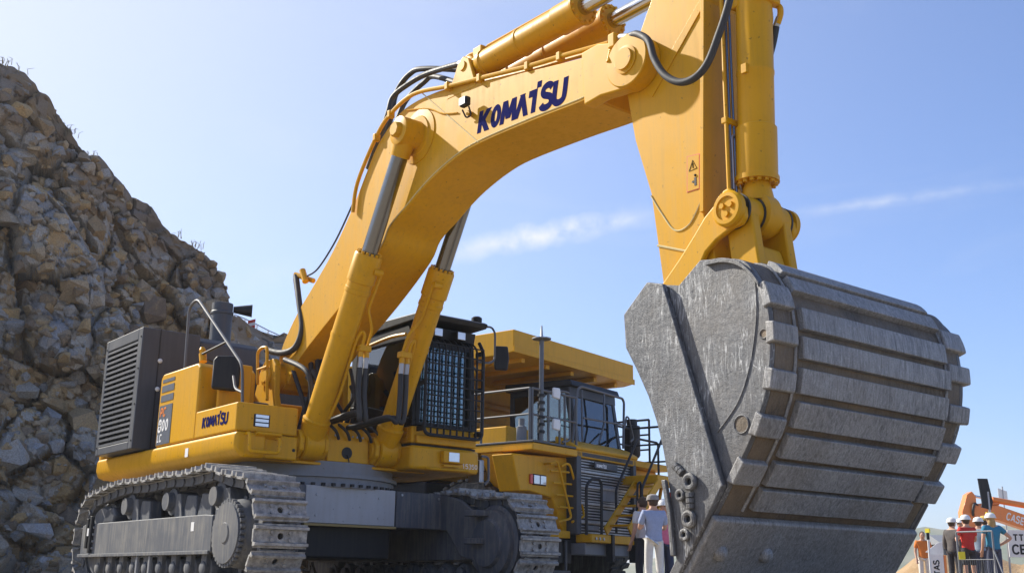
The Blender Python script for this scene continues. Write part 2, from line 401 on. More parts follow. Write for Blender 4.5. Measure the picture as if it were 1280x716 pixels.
def letters(text, org, ux, uy, h, wt_=0.28, gap=0.35, thick=0.006, wscale=1.0, slant=0.0, adv=None):
    """raised letters starting at org, reading along ux, up uy, cap height h"""
    mb = MB(); org, ux, uy = Vector(org), Vector(ux).normalized(), Vector(uy).normalized()
    nz = ux.cross(uy).normalized(); s = h / 1.4; x = 0.0; k_ = 0
    def P(a, b_, z): return org + ux * ((x + a * wscale + b_ * slant) * s) + uy * (b_ * s) + nz * z
    for ch in text:
        if ch == ' ': x += 0.7; continue
        g = GL[ch]; wid = 1.2 if ch == 'M' else 1.0
        if g == 'ring':
            n = 20; vs = []
            for z in (0.0, thick):
                for rx, ry in ((0.5, 0.72), (0.5 - wt_ * 0.95, 0.72 - wt_ * 0.95)):
                    for i in range(n):
                        w = 2 * math.pi * i / n; vs.append(P(0.48 + rx * math.cos(w), 0.70 + ry * math.sin(w), z))
            fs = []
            for i in range(n):
                j = (i + 1) % n
                fs += [(2 * n + i, 2 * n + j, 3 * n + j, 3 * n + i), (i, j, 2 * n + j, 2 * n + i), (n + i, 3 * n + i, 3 * n + j, n + j)]
            mb.add(vs, fs)
        else:
            for pl_ in g:
                pts = [Vector((p_[0], p_[1])) for p_ in pl_]
                if len(pts) == 2 and abs(pts[1].y - pts[0].y) > 0.3:      # straight stroke, cut off level
                    d = (pts[1] - pts[0]).normalized(); hw = Vector((wt_ * 0.5 / max(abs(d.y), 0.4), 0))
                    Lf, Rt = [p_ - hw for p_ in pts], [p_ + hw for p_ in pts]
                else:
                    if len(pts) > 4: pts = [Vector((p_.x, p_.y)) for p_ in spline([(p_.x, p_.y, 0) for p_ in pts], 4)]
                    Lf, Rt = [], []
                    for i, p_ in enumerate(pts):
                        d0 = (pts[i] - pts[i - 1]).normalized() if i > 0 else (pts[1] - pts[0]).normalized()
                        d1 = (pts[i + 1] - pts[i]).normalized() if i < len(pts) - 1 else d0
                        n0, n1_ = Vector((-d0.y, d0.x)), Vector((-d1.y, d1.x)); mt = (n0 + n1_)
                        mt = mt.normalized() if mt.length > 1e-4 else n0
                        k2 = wt_ * 0.5 / max(mt.dot(n0), 0.5)
                        Lf.append(p_ + mt * k2); Rt.append(p_ - mt * k2)
                zz = thick + 0.0002 * (k_ % 5); k_ += 1; n = len(Lf)
                vs = [P(c_.x, c_.y, z_) for z_ in (0.0, zz) for row in (Lf, Rt) for c_ in row]
                fs = []
                for i in range(n - 1):
                    fs += [(2 * n + i, 2 * n + i + 1, 3 * n + i + 1, 3 * n + i), (i, i + 1, 2 * n + i + 1, 2 * n + i), (n + i, 3 * n + i, 3 * n + i + 1, n + i + 1)]
                fs += [(0, 2 * n, 3 * n, n), (n - 1, 2 * n - 1, 4 * n - 1, 3 * n - 1)]
                mb.add(vs, fs)
        x += wid * wscale + gap
    return mb
# ================================================================== ground
def terrain():
    n = 110; S = 1500.0; mb = MB(); idx = {}
    xs = [math.copysign(abs(k) ** 2.2, k) * S for k in [i / (n / 2) - 1 for i in range(n + 1)]]
    for i, x in enumerate(xs):
        for j, y in enumerate(xs):
            r = math.hypot(x, y)
            z = 0.0
            if r > 9: z += 0.10 * mnoise.noise(Vector((x * 0.12, y * 0.12, 0.3))) * min((r - 9) / 10, 1)
            idx[i, j] = len(mb.v); mb.v.append((x, y, z - 0.004))
    for i in range(n):
        for j in range(n):
            mb.f.append((idx[i, j], idx[i + 1, j], idx[i + 1, j + 1], idx[i, j + 1]))
    return mb
m, t, b = newmat('soil')
v = coords(t)
c = t.mix(t.ramp(t.noise(v, 0.35, 8, 0.65), (0.35, 0.0), (0.7, 1.0)), (0.34, 0.275, 0.19), (0.45, 0.375, 0.275))
c = t.mix(t.math('MULTIPLY', t.noise(v, 9, 6, 0.7), 0.5), c, (0.24, 0.19, 0.13))
t.l(c, b.inputs['Base Color']); b.inputs['Roughness'].default_value = 0.95
bump(t, b, t.noise(v, 6, 8, 0.7), 0.6, 0.06)
g = terrain().build('ground', 'soil', None, smooth=60)
g['kind'] = 'structure'

# ================================================================== excavator: undercarriage
EX = thing('excavator', 'huge yellow mining excavator with raised boom and grey rock bucket in the foreground', 'excavator')
def track_path(zt):
    P = []
    cf, rf, cr_, rr = (2.25, 0.665), 0.605, (-2.03, 0.68), 0.62
    for k in range(0, 29): 
        a = R(-90 + 158 * k / 28); P.append((cf[0] + rf * math.cos(a), cf[1] + rf * math.sin(a)))
    P += [(1.95, zt - 0.075), (1.62, zt), (1.38, zt + 0.003), (0.85, zt - 0.018), (0.29, zt), (-0.4, zt - 0.02), (-1.06, zt - 0.005), (-1.45, zt - 0.025)]
    for k in range(0, 27):
        a = R(112 + 158 * k / 26); P.append((cr_[0] + rr * math.cos(a), cr_[1] + rr * math.sin(a)))
    P += [(-1 + 0.5 * k, 0.059) for k in range(6)]
    return P
def resample(P, pitch):
    P = P + [P[0]]; L = [0]
    for a, b_ in zip(P, P[1:]): L.append(L[-1] + math.hypot(b_[0] - a[0], b_[1] - a[1]))
    n = round(L[-1] / pitch); out = []
    for i in range(n):
        s = L[-1] * (i + 0.35) / n; k = max(j for j in range(len(L)) if L[j] <= s)
        f_ = (s - L[k]) / max(L[k + 1] - L[k], 1e-9)
        a, b_ = P[k], P[k + 1]
        out.append((a[0] + (b_[0] - a[0]) * f_, a[1] + (b_[1] - a[1]) * f_, math.atan2(b_[1] - a[1], b_[0] - a[0])))
    return out
def shoe_mesh():
    mb = MB(); hx, hy, zt, zb = 0.122, 0.305, 0.0, -0.028
    # plate with a round mud hole
    n = 16; ring = []; rect = []
    for i in range(n):
        w = 2 * math.pi * (i + 0.5) / n; c_, s_ = math.cos(w), math.sin(w)
        ring.append((0.034 * c_, 0.034 * s_))
        k = min(hx / abs(c_) if abs(c_) > 1e-6 else 9, hy / abs(s_) if abs(s_) > 1e-6 else 9)
        rect.append((k * c_, k * s_))
    vs = [(x, y, zt) for x, y in ring] + [(x, y, zt) for x, y in rect] + [(x, y, zb) for x, y in ring] + [(x, y, zb) for x, y in rect]
    fs = []
    for i in range(n):
        j = (i + 1) % n
        fs += [(i, i + n, j + n, j), (i + n, i + 3 * n, j + 3 * n, j + n), (i, j, j + 2 * n, i + 2 * n)]
    mb.add(vs, fs)
    for cx in (hx, ):
        pass
    for sx in (-1, 1):   # fill rectangle corners, then the two grouser bars
        for sy in (-1, 1):
            a = [p for p in rect if p[0] * sx > 0 and p[1] * sy > 0]
            c0 = max(a, key=lambda p: abs(p[0]) + abs(p[1]) * 0.01); c1 = max(a, key=lambda p: abs(p[1]) + abs(p[0]) * 0.01)
            mb.add([(c0[0], c0[1], zt), (sx * hx, sy * hy, zt), (c1[0], c1[1], zt)], [(0, 1, 2)])
        x = sx * 0.083
        mb.prism([(x - 0.024, -0.01), (x - 0.013, 0.046), (x + 0.013, 0.046), (x + 0.024, -0.01)], -hy, hy)
        for sy in (-1, 1):
            hexbolt(mb, (sx * 0.036, sy * 0.105, 0), (0, 0, 1), 0.022, 0.022)
    mb.box(-hx, hx, -0.20, -0.07, -0.036, -0.0285); mb.box(-hx, hx, 0.07, 0.20, -0.036, -0.0285)
    return mb.mesh('track_shoe', 30)
SHOE = shoe_mesh(); SHOE.materials.append(MATS['track_steel'])
for s in (-1, 1):
    yc = s * 1.75
    path = resample(track_path(1.375 if s < 0 else 1.315), 0.268)
    for yy in (-0.14, 0.14):
        mb = MB()
        for (x, z, a) in path:
            ca, sa = math.cos(a), math.sin(a)
            def P(lx, lz, y): return (x + lx * ca - lz * sa, yc + yy + y, z + lx * sa + lz * ca)
            # lz measured inwards (track runs counter-clockwise: outward is to the right of travel)
            for (l0, l1, z0, z1, w) in ((-0.15, 0.15, 0.03, 0.13, 0.035),):
                vs = [P(l0, z0, -w), P(l1, z0, -w), P(l1, z0, w), P(l0, z0, w), P(l0 + 0.03, -z1 if 0 else z1, -w), P(l1 - 0.03, z1, -w), P(l1 - 0.03, z1, w), P(l0 + 0.03, z1, w)]
                vs = [(q[0] if True else 0, q[1], q[2]) for q in vs]
                mb.add(vs, [(0, 3, 2, 1), (4, 5, 6, 7), (0, 1, 5, 4), (1, 2, 6, 5), (2, 3, 7, 6), (3, 0, 4, 7)])
            q0, q1 = P(0.134, 0.085, -0.055), P(0.134, 0.085, 0.055)
            mb.cyl(q0, q1, 0.045, n=10)
        ch = mb.build('track_chain', 'dusty_grey', EX)
    for (x, z, a) in path:
        o = link('track_shoe', SHOE, None, ch)
        # local x = travel, local z = outward
        ca, sa = math.cos(a), math.sin(a)
        o.matrix_local = Matrix(((ca, 0, sa, x), (0, -1, 0, yc), (sa, 0, -ca, z), (0, 0, 0, 1)))
    # frame
    yo, yi = yc + s * 0.27, yc - s * 0.24
    y0, y1 = min(yo, yi), max(yo, yi)
    fr = MB().prism([(-2.42, 0.46), (1.78, 0.46), (1.78, 0.86), (1.55, 0.875), (-2.30, 0.885), (-2.42, 0.86)], y0, y1).build('track_frame', 'dusty_grey', EX, 0.015)
    fl = MB().box(-2.44, 1.78, min(yo + s * 0.004, yo + s * 0.03), max(yo + s * 0.004, yo + s * 0.03), 0.445, 0.485)
    fl.build('frame_flange', 'dusty_grey', fr, 0.006)
    MB().box(1.785, 1.90, y0 + 0.02, y1 - 0.02, 0.44, 0.93).build('frame_end', 'dusty_grey', fr, 0.012)
    for x, zz in ((-2.15, 0.06), (-2.02, 0.0)):
        MB().box(x, x + 0.07, min(yo, yo + s * 0.045), max(yo, yo + s * 0.045), 0.50 + zz, 0.98 - zz * 0.5).build('frame_rib', 'black', fr, 0.008)
    bt = MB()
    for k in range(4): hexbolt(bt, (-1.93, yo, 0.56 + 0.09 * k), (0, s, 0), 0.016, 0.02)
    bt.build('frame_bolts', 'steel', fr)
    if s < 0:
        MB().box(-2.03, -1.97, yo - 0.004, yo, 0.63, 0.70).build('orange_sticker', 'orange', fr)
        MB().box(-2.06, -2.0, yo - 0.052, yo - 0.047, 0.72, 0.82).build('white_sticker', 'white', fr)
        MB().box(1.23, 1.31, yo - 0.004, yo, 0.70, 0.80).build('white_sticker', 'white', fr)
    # rollers
    for k, x in enumerate((-1.78, -1.36, -0.95, -0.54, -0.14, 0.30, 0.71, 1.13, 1.54)):
        MB().lathe((x, yc - 0.25, 0.30), (x, yc + 0.25, 0.30), [(0, 0.06), (0.01, 0.075), (0.07, 0.075), (0.075, 0.12), (0.12, 0.135), (0.16, 0.135), (0.17, 0.11), (0.33, 0.11), (0.34, 0.135), (0.38, 0.135), (0.425, 0.12), (0.43, 0.075), (0.49, 0.075), (0.5, 0.06)], 18).build('track_roller', 'dusty_grey', fr)
        rb = MB().box(x - 0.07, x + 0.07, yc + s * 0.2 - 0.03, yc + s * 0.2 + 0.03, 0.30, 0.46)
        rb.build('roller_bracket', 'dusty_grey', fr, 0.01)
    for x in (-0.32, 0.08):
        MB().box(x - 0.03, x + 0.03, yc + s * 0.255 - 0.02, yc + s * 0.255 + 0.02, 0.12, 0.445).build('roller_guard', 'mid_grey', fr, 0.01)
    for x in (-1.06, 0.29, 1.62):
        MB().lathe((x, yc - s * 0.20, 1.075 if s < 0 else 1.015), (x, yc + s * 0.22, 1.075 if s < 0 else 1.015), [(0, 0.10), (0.05, 0.13), (0.28, 0.13), (0.30, 0.16), (0.33, 0.16), (0.34, 0.115), (0.42, 0.105)], 22).build('carrier_roller', 'dusty_grey', fr)
        MB().prism([(x + 0.12, 0.87), (x + 0.36, 0.87), (x + 0.27, 1.16), (x + 0.16, 1.16)], yc - 0.15, yc + 0.10).build('roller_support', 'dusty_grey', fr, 0.012)
    for x in (-0.62, 0.78, 1.2):
        MB().prism([(x - 0.20, 0.87), (x + 0.20, 0.87), (x + 0.17, 1.12), (x - 0.10, 1.14)], yc - 0.12, yc + 0.05).build('recoil_housing', 'dusty_grey', fr, 0.02)
    # rear idler
    MB().lathe((-2.03, yc - 0.16, 0.655), (-2.03, yc + 0.16, 0.655), [(0, 0.12), (0.005, 0.44), (0.06, 0.47), (0.10, 0.47), (0.11, 0.51), (0.21, 0.51), (0.22, 0.47), (0.26, 0.47), (0.315, 0.44), (0.32, 0.12)], 36).build('idler_wheel', 'dusty_grey', fr)
    MB().prism([(-1.98, 0.87), (-1.55, 0.87), (-1.5, 1.0), (-1.62, 1.10), (-1.86, 1.08)], yc + s * 0.05 - 0.12, yc + s * 0.05 + 0.12).build('idler_yoke', 'dark_grey', fr, 0.05, 3)
    # sprocket with teeth and bolted final drive
    sp = MB().lathe((2.27, yc - 0.05, 0.655), (2.27, yc + 0.05, 0.655), [(0, 0.1), (0.01, 0.40), (0.09, 0.40), (0.1, 0.1)], 36)
    for k in range(18):
        a = 2 * math.pi * k / 18
        sp.cyl((2.27 + 0.42 * math.cos(a), yc - 0.04, 0.655 + 0.42 * math.sin(a)), (2.27 + 0.42 * math.cos(a), yc + 0.04, 0.655 + 0.42 * math.sin(a)), 0.05, n=8)
    so = sp.build('sprocket', 'dusty_grey', EX)
    MB().lathe((2.27, yc + s * 0.05, 0.655), (2.27, yc + s * 0.36, 0.655), [(0, 0.36), (0.12, 0.36), (0.20, 0.345), (0.235, 0.315), (0.27, 0.318), (0.295, 0.312), (0.300, 0.11), (0.31, 0.10)], 48).build('final_drive', 'dusty_grey', so)
    bt = MB()
    for k in range(34):
        a = 2 * math.pi * k / 34
        hexbolt(bt, (2.27 + 0.33 * math.cos(a), yc + s * 0.285, 0.655 + 0.33 * math.sin(a)), (0, s, 0), 0.026, 0.045, 8)
    bt.build('drive_bolts', 'dusty_grey', so)
    MB().lathe((2.27, yc - s * 0.05, 0.655), (2.27, yc - s * 0.40, 0.655), [(0, 0.50), (0.06, 0.53), (0.10, 0.53), (0.12, 0.47), (0.2, 0.47), (0.22, 0.42), (0.28, 0.40), (0.30, 0.30), (0.35, 0.28)], 48).build('motor_cover', 'dusty_grey', so)

# car body between the tracks
cb = MB().prism([(-1.3, -1.40), (1.0, -1.40), (1.19, -0.56), (1.19, 0.70), (1.0, 1.40), (-1.3, 1.40)], 0.86, 1.30, 'z').build('car_body', 'dusty_grey', EX, 0.02)
MB().box(1.2, 1.225, -0.60, 0.695, 0.86, 1.31).build('front_plate', 'light_grey', cb, 0.008)
MB().box(1.20, 1.26, -0.62, 0.70, 0.825, 0.855).build('plate_lip', 'seat_tan', cb, 0.006)
MB().box(1.15, 1.245, 0.705, 1.42, 0.845, 1.305).build('corner_plate', 'dusty_grey', cb, 0.015)
MB().box(1.15, 1.245, -1.42, -0.605, 0.845, 1.305).build('corner_plate', 'dusty_grey', cb, 0.015)
bt = MB()
for y, z in ((-0.45, 0.95), (-0.45, 1.2), (0.45, 0.95), (0.45, 1.2), (0.78, 1.26), (1.36, 1.24)): hexbolt(bt, (1.225 if y < 0.6 else 1.245, y, z), (1, 0, 0), 0.016, 0.012)
bt.build('plate_bolts', 'steel', cb)
leg = [(1.10, 1.302), (1.30, 1.298), (1.66, 1.215), (1.93, 1.07), (2.12, 0.90), (2.22, 0.56), (1.98, 0.45), (1.70, 0.50), (1.55, 0.66), (1.38, 0.83), (1.10, 0.845)]
for s in (-1, 1):
    MB().prism(leg, s * 1.43 - 0.03, s * 1.43 + 0.03).build('track_leg', 'dusty_grey', cb, 0.015)
    MB().prism([(-x, z) for x, z in leg], s * 1.43 - 0.03, s * 1.43 + 0.03).build('track_leg', 'dusty_grey', cb, 0.015)
    for zz in (0.68, 1.02):
        MB().box(2.0, 2.26, s * 1.32 - 0.1, s * 1.32 + 0.1, zz - 0.035, zz + 0.035).build('leg_bracket', 'dusty_grey', cb, 0.01)
MB().box(-1.2, 1.05, -0.75, 0.75, 0.45, 0.85).build('belly_box', 'black', cb, 0.03)
MB().lathe((0.0, 0, 1.30), (0.0, 0, 1.62), [(0, 1.28), (0.05, 1.28), (0.055, 1.22), (0.12, 1.22), (0.125, 1.26), (0.17, 1.26), (0.175, 1.20), (0.32, 1.20)], 64).build('swing_ring', 'mid_grey', EX)
bt = MB()
for k in range(64):
    a = 2 * math.pi * k / 64
    bt.box(1.30 * math.cos(a) - 0.02, 1.30 * math.cos(a) + 0.02, 1.30 * math.sin(a) - 0.02, 1.30 * math.sin(a) + 0.02, 1.31, 1.345)
bt.build('ring_bolts', 'black', EX)
# ================================================================== excavator: upper structure
UP = MB().prism([(-3.30, -1.25), (1.22, -1.25), (1.22, -0.76), (1.12, -0.74), (1.12, 0.70), (1.22, 0.72), (1.22, 1.25), (-3.30, 1.25)], 1.60, 1.86, 'z').build('revolving_frame', 'yellow', EX, 0.02)
def skirt(s, x0, x1):
    prof = [(s * 1.60, 1.868), (s * 1.605, 1.70), (s * 1.575, 1.615), (s * 1.49, 1.57), (s * 1.20, 1.565), (s * 1.20, 1.868)]
    return MB().prism(prof, x0, x1, 'x')
sk = skirt(-1, -3.40, 1.30).build('side_skirt', 'yellow', EX, 0.05, 3, smooth=60)
MB().box(-0.12, -0.03, -1.609, -1.604, 1.66, 1.77).build('white_sticker', 'white', sk)
skirt(1, -3.40, 0.4).build('side_skirt', 'yellow', EX, 0.05, 3, smooth=60)
# counterweight, rounded at the tail
cw = [(-3.28, -1.58)] + [(-(3.30 + 0.85 * math.cos(a)), 1.58 * math.sin(a)) for a in [R(-85 + 170 * k / 16) for k in range(17)]] + [(-3.28, 1.58)]
MB().prism(cw, 1.60, 3.15, 'z').build('counterweight', 'yellow', EX, 0.05, 3, smooth=50)
# right-hand storage box with the model number
bx = MB().prism([(-1.21, 1.872), (0.06, 1.872), (0.06, 2.80), (-0.02, 2.86), (-1.14, 2.86), (-1.21, 2.80)], -1.585, -0.80).build('storage_box', 'yellow', EX, 0.03, 3)
MB().box(0.065, 1.255, -1.59, -0.78, 1.872, 2.215).build('battery_box', 'yellow', EX, 0.025, 3)
kb = MB().box(0.9, 1.256, -1.50, -0.765, 1.575, 1.866).build('front_step_box', 'yellow', EX, 0.03, 3)
MB().box(0.20, 0.26, -1.40, -0.95, 2.22, 2.86).build('box_panel', 'yellow', bx, 0.02)
MB().box(0.07, 0.25, -1.35, -1.0, 2.50, 2.54).build('mirror_shelf', 'yellow', bx, 0.015)
# label on the box: three stripes and the model number
y = -1.587
lb = MB().prism([(-1.165, 1.895), (-0.72, 1.895), (-0.72, 2.42), (-1.145, 2.42)], y - 0.004, y).build('number_label', 'label_grey', bx)
for z0, z1 in ((2.47, 2.56), (2.60, 2.69), (2.73, 2.775)):
    MB().prism([(-1.14 + (z0 - 2.4) * 0.05, z0), (-0.72, z0), (-0.72, z1), (-1.14 + (z1 - 2.4) * 0.05, z1)], y - 0.004, y).build('label_stripe', 'label_grey', bx)
ux, uy = (1, 0, 0), (0, 0, 1)
letters('PC', (-1.10, y - 0.004, 2.27), ux, uy, 0.115, 0.30, 0.30, 0.003, 0.85, 0.15).build('model_letters', 'orange', bx, smooth=0)
letters('800', (-1.13, y - 0.004, 2.07), ux, uy, 0.155, 0.30, 0.22, 0.003, 0.82, 0.08).build('model_number', 'white', bx, smooth=0)
letters('LC', (-1.13, y - 0.004, 1.935), ux, uy, 0.095, 0.30, 0.25, 0.003, 0.85, 0.1).build('model_suffix', 'white', bx, smooth=0)
letters('KOMatSU', (0.30, -1.592, 1.985), ux, uy, 0.13, 0.34, 0.14, 0.003, 0.95, 0.08).build('maker_name', 'navy', bx, smooth=0)

# radiator housing with louvres
hs = MB()
X0, X1, Y0, Z0, Z1 = -3.06, -1.62, -1.75, 1.885, 3.58
hs.box(X0, X0 + 0.10, Y0, -0.9, Z0, Z1).box(X1 - 0.16, X1, Y0, -0.9, Z0, Z1)
hs.box(X0 + 0.10, X1 - 0.16, Y0, -0.9, Z0, Z0 + 0.11).box(X0 + 0.10, X1 - 0.16, Y0, -0.9, Z1 - 0.16, Z1)
hs.box(X0 + 0.10, X1 - 0.16, Y0 + 0.16, -0.9, Z0 + 0.11, Z1 - 0.16)
rad = hs.build('radiator_housing', 'dark_grey', EX, 0.012)
ns = 19
for k in range(ns):
    z = Z0 + 0.14 + (Z1 - Z0 - 0.33) * k / (ns - 1)
    MB().prism([(Y0 + 0.145, z + 0.045), (Y0 + 0.02, z + 0.016), (Y0 + 0.004, z + 0.010), (Y0 + 0.002, z - 0.024), (Y0 + 0.014, z - 0.026), (Y0 + 0.15, z + 0.032)], X0 + 0.095, X1 - 0.155, 'x').build('louvre', 'dark_grey', rad, smooth=0)
bt = MB()
for z in (2.0, 2.5, 3.0, 3.45):
    for x in (X0 + 0.05, X1 - 0.05): hexbolt(bt, (x, Y0, z), (0, -1, 0), 0.014, 0.008)
bt.build('housing_bolts', 'black', rad)
bt = MB()
for z in (3.13, 2.73): bt.sphere((X1, -1.47, z), 0.035, 10, 6)
bt.build('white_latches', 'white', rad)
MB().box(X1 - 0.008, X1 + 0.006, -1.50, -1.485, Z0, Z1).build('panel_seam', 'black', rad)
# engine hood
hd = MB().prism([(-3.25, 1.87), (-1.66, 1.87), (-1.66, 3.50), (-1.75, 3.57), (-3.10, 3.57), (-3.25, 3.45)], -0.895, 0.05).build('engine_hood', 'dark_grey', EX, 0.03)
MB().prism([(-3.25, 1.87), (-1.60, 1.87), (-1.60, 3.28), (-1.70, 3.34), (-3.10, 3.34), (-3.25, 3.25)], 0.055, 1.45).build('engine_hood', 'dark_grey', EX, 0.03)
MB().box(-1.60, -0.5, -0.78, 1.40, 1.87, 2.55).build('engine_cover', 'yellow', EX, 0.03)
MB().box(-0.5, 0.0, -0.78, -0.55, 1.87, 2.45).build('valve_cover', 'dark_grey', EX, 0.03)
# exhaust stack
ex = MB().lathe((-2.32, -0.30, 3.4), (-2.32, -0.30, 4.35), [(0, 0.185), (0.10, 0.185), (0.12, 0.16), (0.70, 0.16), (0.71, 0.175), (0.74, 0.175), (0.76, 0.16), (0.88, 0.16), (0.89, 0.13)], 28).build('exhaust_stack', 'dark_grey', EX)
MB().cyl((-2.32, -0.12, 4.22), (-2.20, 0.14, 4.22), 0.05, 0.10, 16).build('exhaust_outlet', 'black', ex)
# handrail, mirror
hp = [px(231, 462, Y=-1.42), px(236.5, 384, Y=-1.42), px(247, 373, Y=-1.42), px(303, 456, Y=-1.42), px(303, 540, Y=-1.42)]
hr = MB().tube(fillet(hp, 0.12), 0.019, 10).build('handrail', 'rail_grey', EX)
MB().tube([px(252, 443, Y=-1.42), px(284, 427, Y=-1.42)], 0.016, 8).build('rail_brace', 'black', hr)
MB().tube([px(252, 446, Y=-1.40), px(266, 452, Y=-1.2)], 0.012, 8).build('rail_brace', 'black', hr)
MB().lathe(px(254, 452, Y=-1.40), px(253, 436, Y=-1.40), [(0, 0.05), (0.12, 0.05), (0.13, 0.03), (0.17, 0.045), (0.21, 0.03)], 12).build('rail_bracket', 'yellow', hr)
mc = px(283, 466, Y=-1.35)
mm = MB().prism([(-0.17, -0.21), (0.14, -0.23), (0.17, -0.15), (0.17, 0.14), (0.10, 0.22), (-0.13, 0.21), (-0.17, 0.15)], -0.06, 0.06, 'x')
o = mm.build('mirror', 'black', EX, 0.03, 3); o.location = mc; o.rotation_euler = (0, 0, R(-25))
MB().tube(fillet([px(292, 470, Y=-1.38), px(294, 486, Y=-1.42), px(303, 490, Y=-1.42)], 0.08), 0.018, 8).build('mirror_arm', 'rail_grey', EX)
# front of the battery box: lamp and step handle
lm = MB().box(1.25, 1.262, -1.37, -1.16, 1.94, 2.09).build('work_lamp', 'black', kb, 0.01)
for z in (1.965, 2.015, 2.065): MB().box(1.263, 1.27, -1.35, -1.18, z - 0.018, z + 0.018).build('lamp_slat', 'lens', lm)
MB().tube(fillet([(1.26, -1.47, 1.84), (1.40, -1.47, 1.84), (1.40, -1.47, 1.63), (1.40, -1.08, 1.63), (1.40, -1.08, 1.80), (1.26, -1.08, 1.82)], 0.06), 0.022, 10).build('step_handle', 'yellow', kb)
MB().prism([(1.255, 1.80), (1.255, 1.87), (1.36, 1.87), (1.36, 1.845)], -1.36, -1.03).build('step_tread', 'yellow', kb, 0.01)
hexbolt(MB(), (0, 0, 0), (1, 0, 0))
MB().cyl((1.255, -0.82, 1.70), (1.262, -0.82, 1.70), 0.02, n=12).build('drain_plug', 'black', kb)

# centre frame: boom foot brackets, cylinder feet, front plate
for s in (-1, 1):
    MB().prism([(-0.75, 1.865), (0.45, 1.865), (0.33, 2.1), (0.14, 2.55), (0.12, 2.95), (0.03, 3.05), (-0.22, 3.05), (-0.34, 2.9), (-0.55, 2.35)], s * 0.52 - 0.045, s * 0.52 + 0.045).build('foot_bracket', 'yellow', UP, 0.02)
    MB().lathe((-0.10, s * 0.56, 2.82), (-0.10, s * 0.62, 2.82), [(0, 0.13), (0.03, 0.13), (0.04, 0.09), (0.06, 0.085)], 24).build('foot_pin', 'yellow', UP)
    for d in (-0.17, 0.17):
        yb = s * 0.54 + d
        MB().prism([(0.55, 1.63), (1.16, 1.63), (1.27, 1.72), (1.28, 1.86), (1.20, 1.97), (1.06, 1.99), (0.75, 1.9), (0.55, 1.9)], yb - 0.035, yb + 0.035).build('cylinder_bracket', 'yellow', UP, 0.02, 3)
    MB().lathe((1.12, s * 0.54 - 0.225, 1.80), (1.12, s * 0.54 + 0.225, 1.80), [(0, 0.10), (0.02, 0.115), (0.43, 0.115), (0.45, 0.10)], 24).build('cylinder_foot_pin', 'yellow', UP)
fp = MB().prism([(-0.30, 1.62), (0.30, 1.62), (0.30, 2.02), (0.22, 2.12), (-0.22, 2.12), (-0.30, 2.02)], 1.10, 1.16, 'x').build('front_frame_plate', 'yellow', UP, 0.015)
MB().cyl((1.155, -0.02, 1.74), (1.166, -0.02, 1.74), 0.075, n=24).build('access_hole_disc', 'black', fp)  # black disc on the plate paints the dark of the opening
MB().tube(spline([(1.17, -0.02, 1.72), (1.19, 0.0, 1.62), (1.17, -0.04, 1.52), (1.18, 0.02, 1.46)], 5), 0.007, 6).build('cable', 'black', fp)
MB().box(0.9, 1.14, -1.2, 1.20, 1.565, 1.60).build('front_sill', 'yellow', UP, 0.01)
bt = MB()
for y_ in (-0.2, 0.05, 0.12, 0.2): hexbolt(bt, (1.16, y_, 1.95), (1, 0, 0), 0.014, 0.012)
bt.build('plate_bolts', 'steel', fp)
vb = MB().box(0.35, 0.95, -0.30, 0.35, 1.87, 2.15).build('control_valve', 'dark_grey', EX, 0.02)
for k in range(5): MB().cyl((0.95, -0.22 + 0.11 * k, 2.02), (1.08, -0.22 + 0.11 * k, 2.02), 0.035, n=12).build('valve_spool', 'steel', vb)
# hoses between the frame and the boom foot
for k, (u, w) in enumerate(((388, 440), (396, 440), (402, 444), (383, 452))):
    a, b_ = px(u, w, Y=-0.18 + 0.06 * k), px(u - 8 + 3 * k, w + 85, Y=-0.20 + 0.09 * k)
    MB().tube(spline([a, (a + b_) / 2 + Vector((0.10, 0, -0.05)), b_], 8), 0.034, 10).build('hydraulic_hose', 'rubber', EX)
cb_ = MB().tube(fillet([px(322, 480, Y=-0.62), px(322, 440, Y=-0.62), px(328, 434, Y=-0.6), px(334, 434, Y=-0.58), px(334, 500, Y=-0.62)], 0.06), 0.022, 8)
cb_.build('foot_rail', 'yellow', EX)
MB().tube([px(322, 462, Y=-0.62), px(334, 458, Y=-0.62)], 0.02, 8).build('foot_rail_step', 'yellow', EX)

random.seed(5)
for k in range(12):
    y0_ = random.uniform(-0.42, 0.42); x0_ = random.uniform(0.25, 0.9)
    a = Vector((x0_, y0_, 2.1)); b_ = Vector((random.uniform(0.2, 0.75), y0_ + random.uniform(-0.2, 0.2), random.uniform(2.7, 3.0)))
    mid = (a + b_) / 2 + Vector((random.uniform(0.15, 0.4), random.uniform(-0.1, 0.1), random.uniform(-0.2, 0.2)))
    MB().tube(spline([a, a + Vector((0.1, 0, 0.2)), mid, b_], 7), random.choice((0.024, 0.03, 0.034)), 9).build('hydraulic_hose', 'rubber', EX)
for k in range(5):
    y0_ = -0.35 + 0.16 * k
    MB().tube(spline([(0.95, y0_, 2.06), (1.12, y0_ + 0.02, 2.10), (1.24, y0_ + 0.10, 2.0), (1.20, y0_ + 0.18, 1.9)], 6), 0.02, 8).build('hydraulic_hose', 'rubber', EX)

# ------------------------------------------------------------------ cab
YC0, YC1, XF = 0.76, 1.79, 1.50
base = MB().prism([(-0.25, 0.72), (XF, 0.72), (XF + 0.02, 0.9), (XF + 0.02, 1.70), (XF - 0.06, 1.87), (-0.25, 1.87)], 1.575, 1.885, 'z').build('cab_platform', 'yellow', EX, 0.05, 4)
MB().box(-0.2, XF - 0.06, 0.75, 1.80, 1.889, 1.91).build('cab_mount', 'black', base)
CB = MB().box(-0.15, XF - 0.055, YC0, YC1, 1.915, 2.14).build('cab', 'yellow', EX, 0.03, 3)
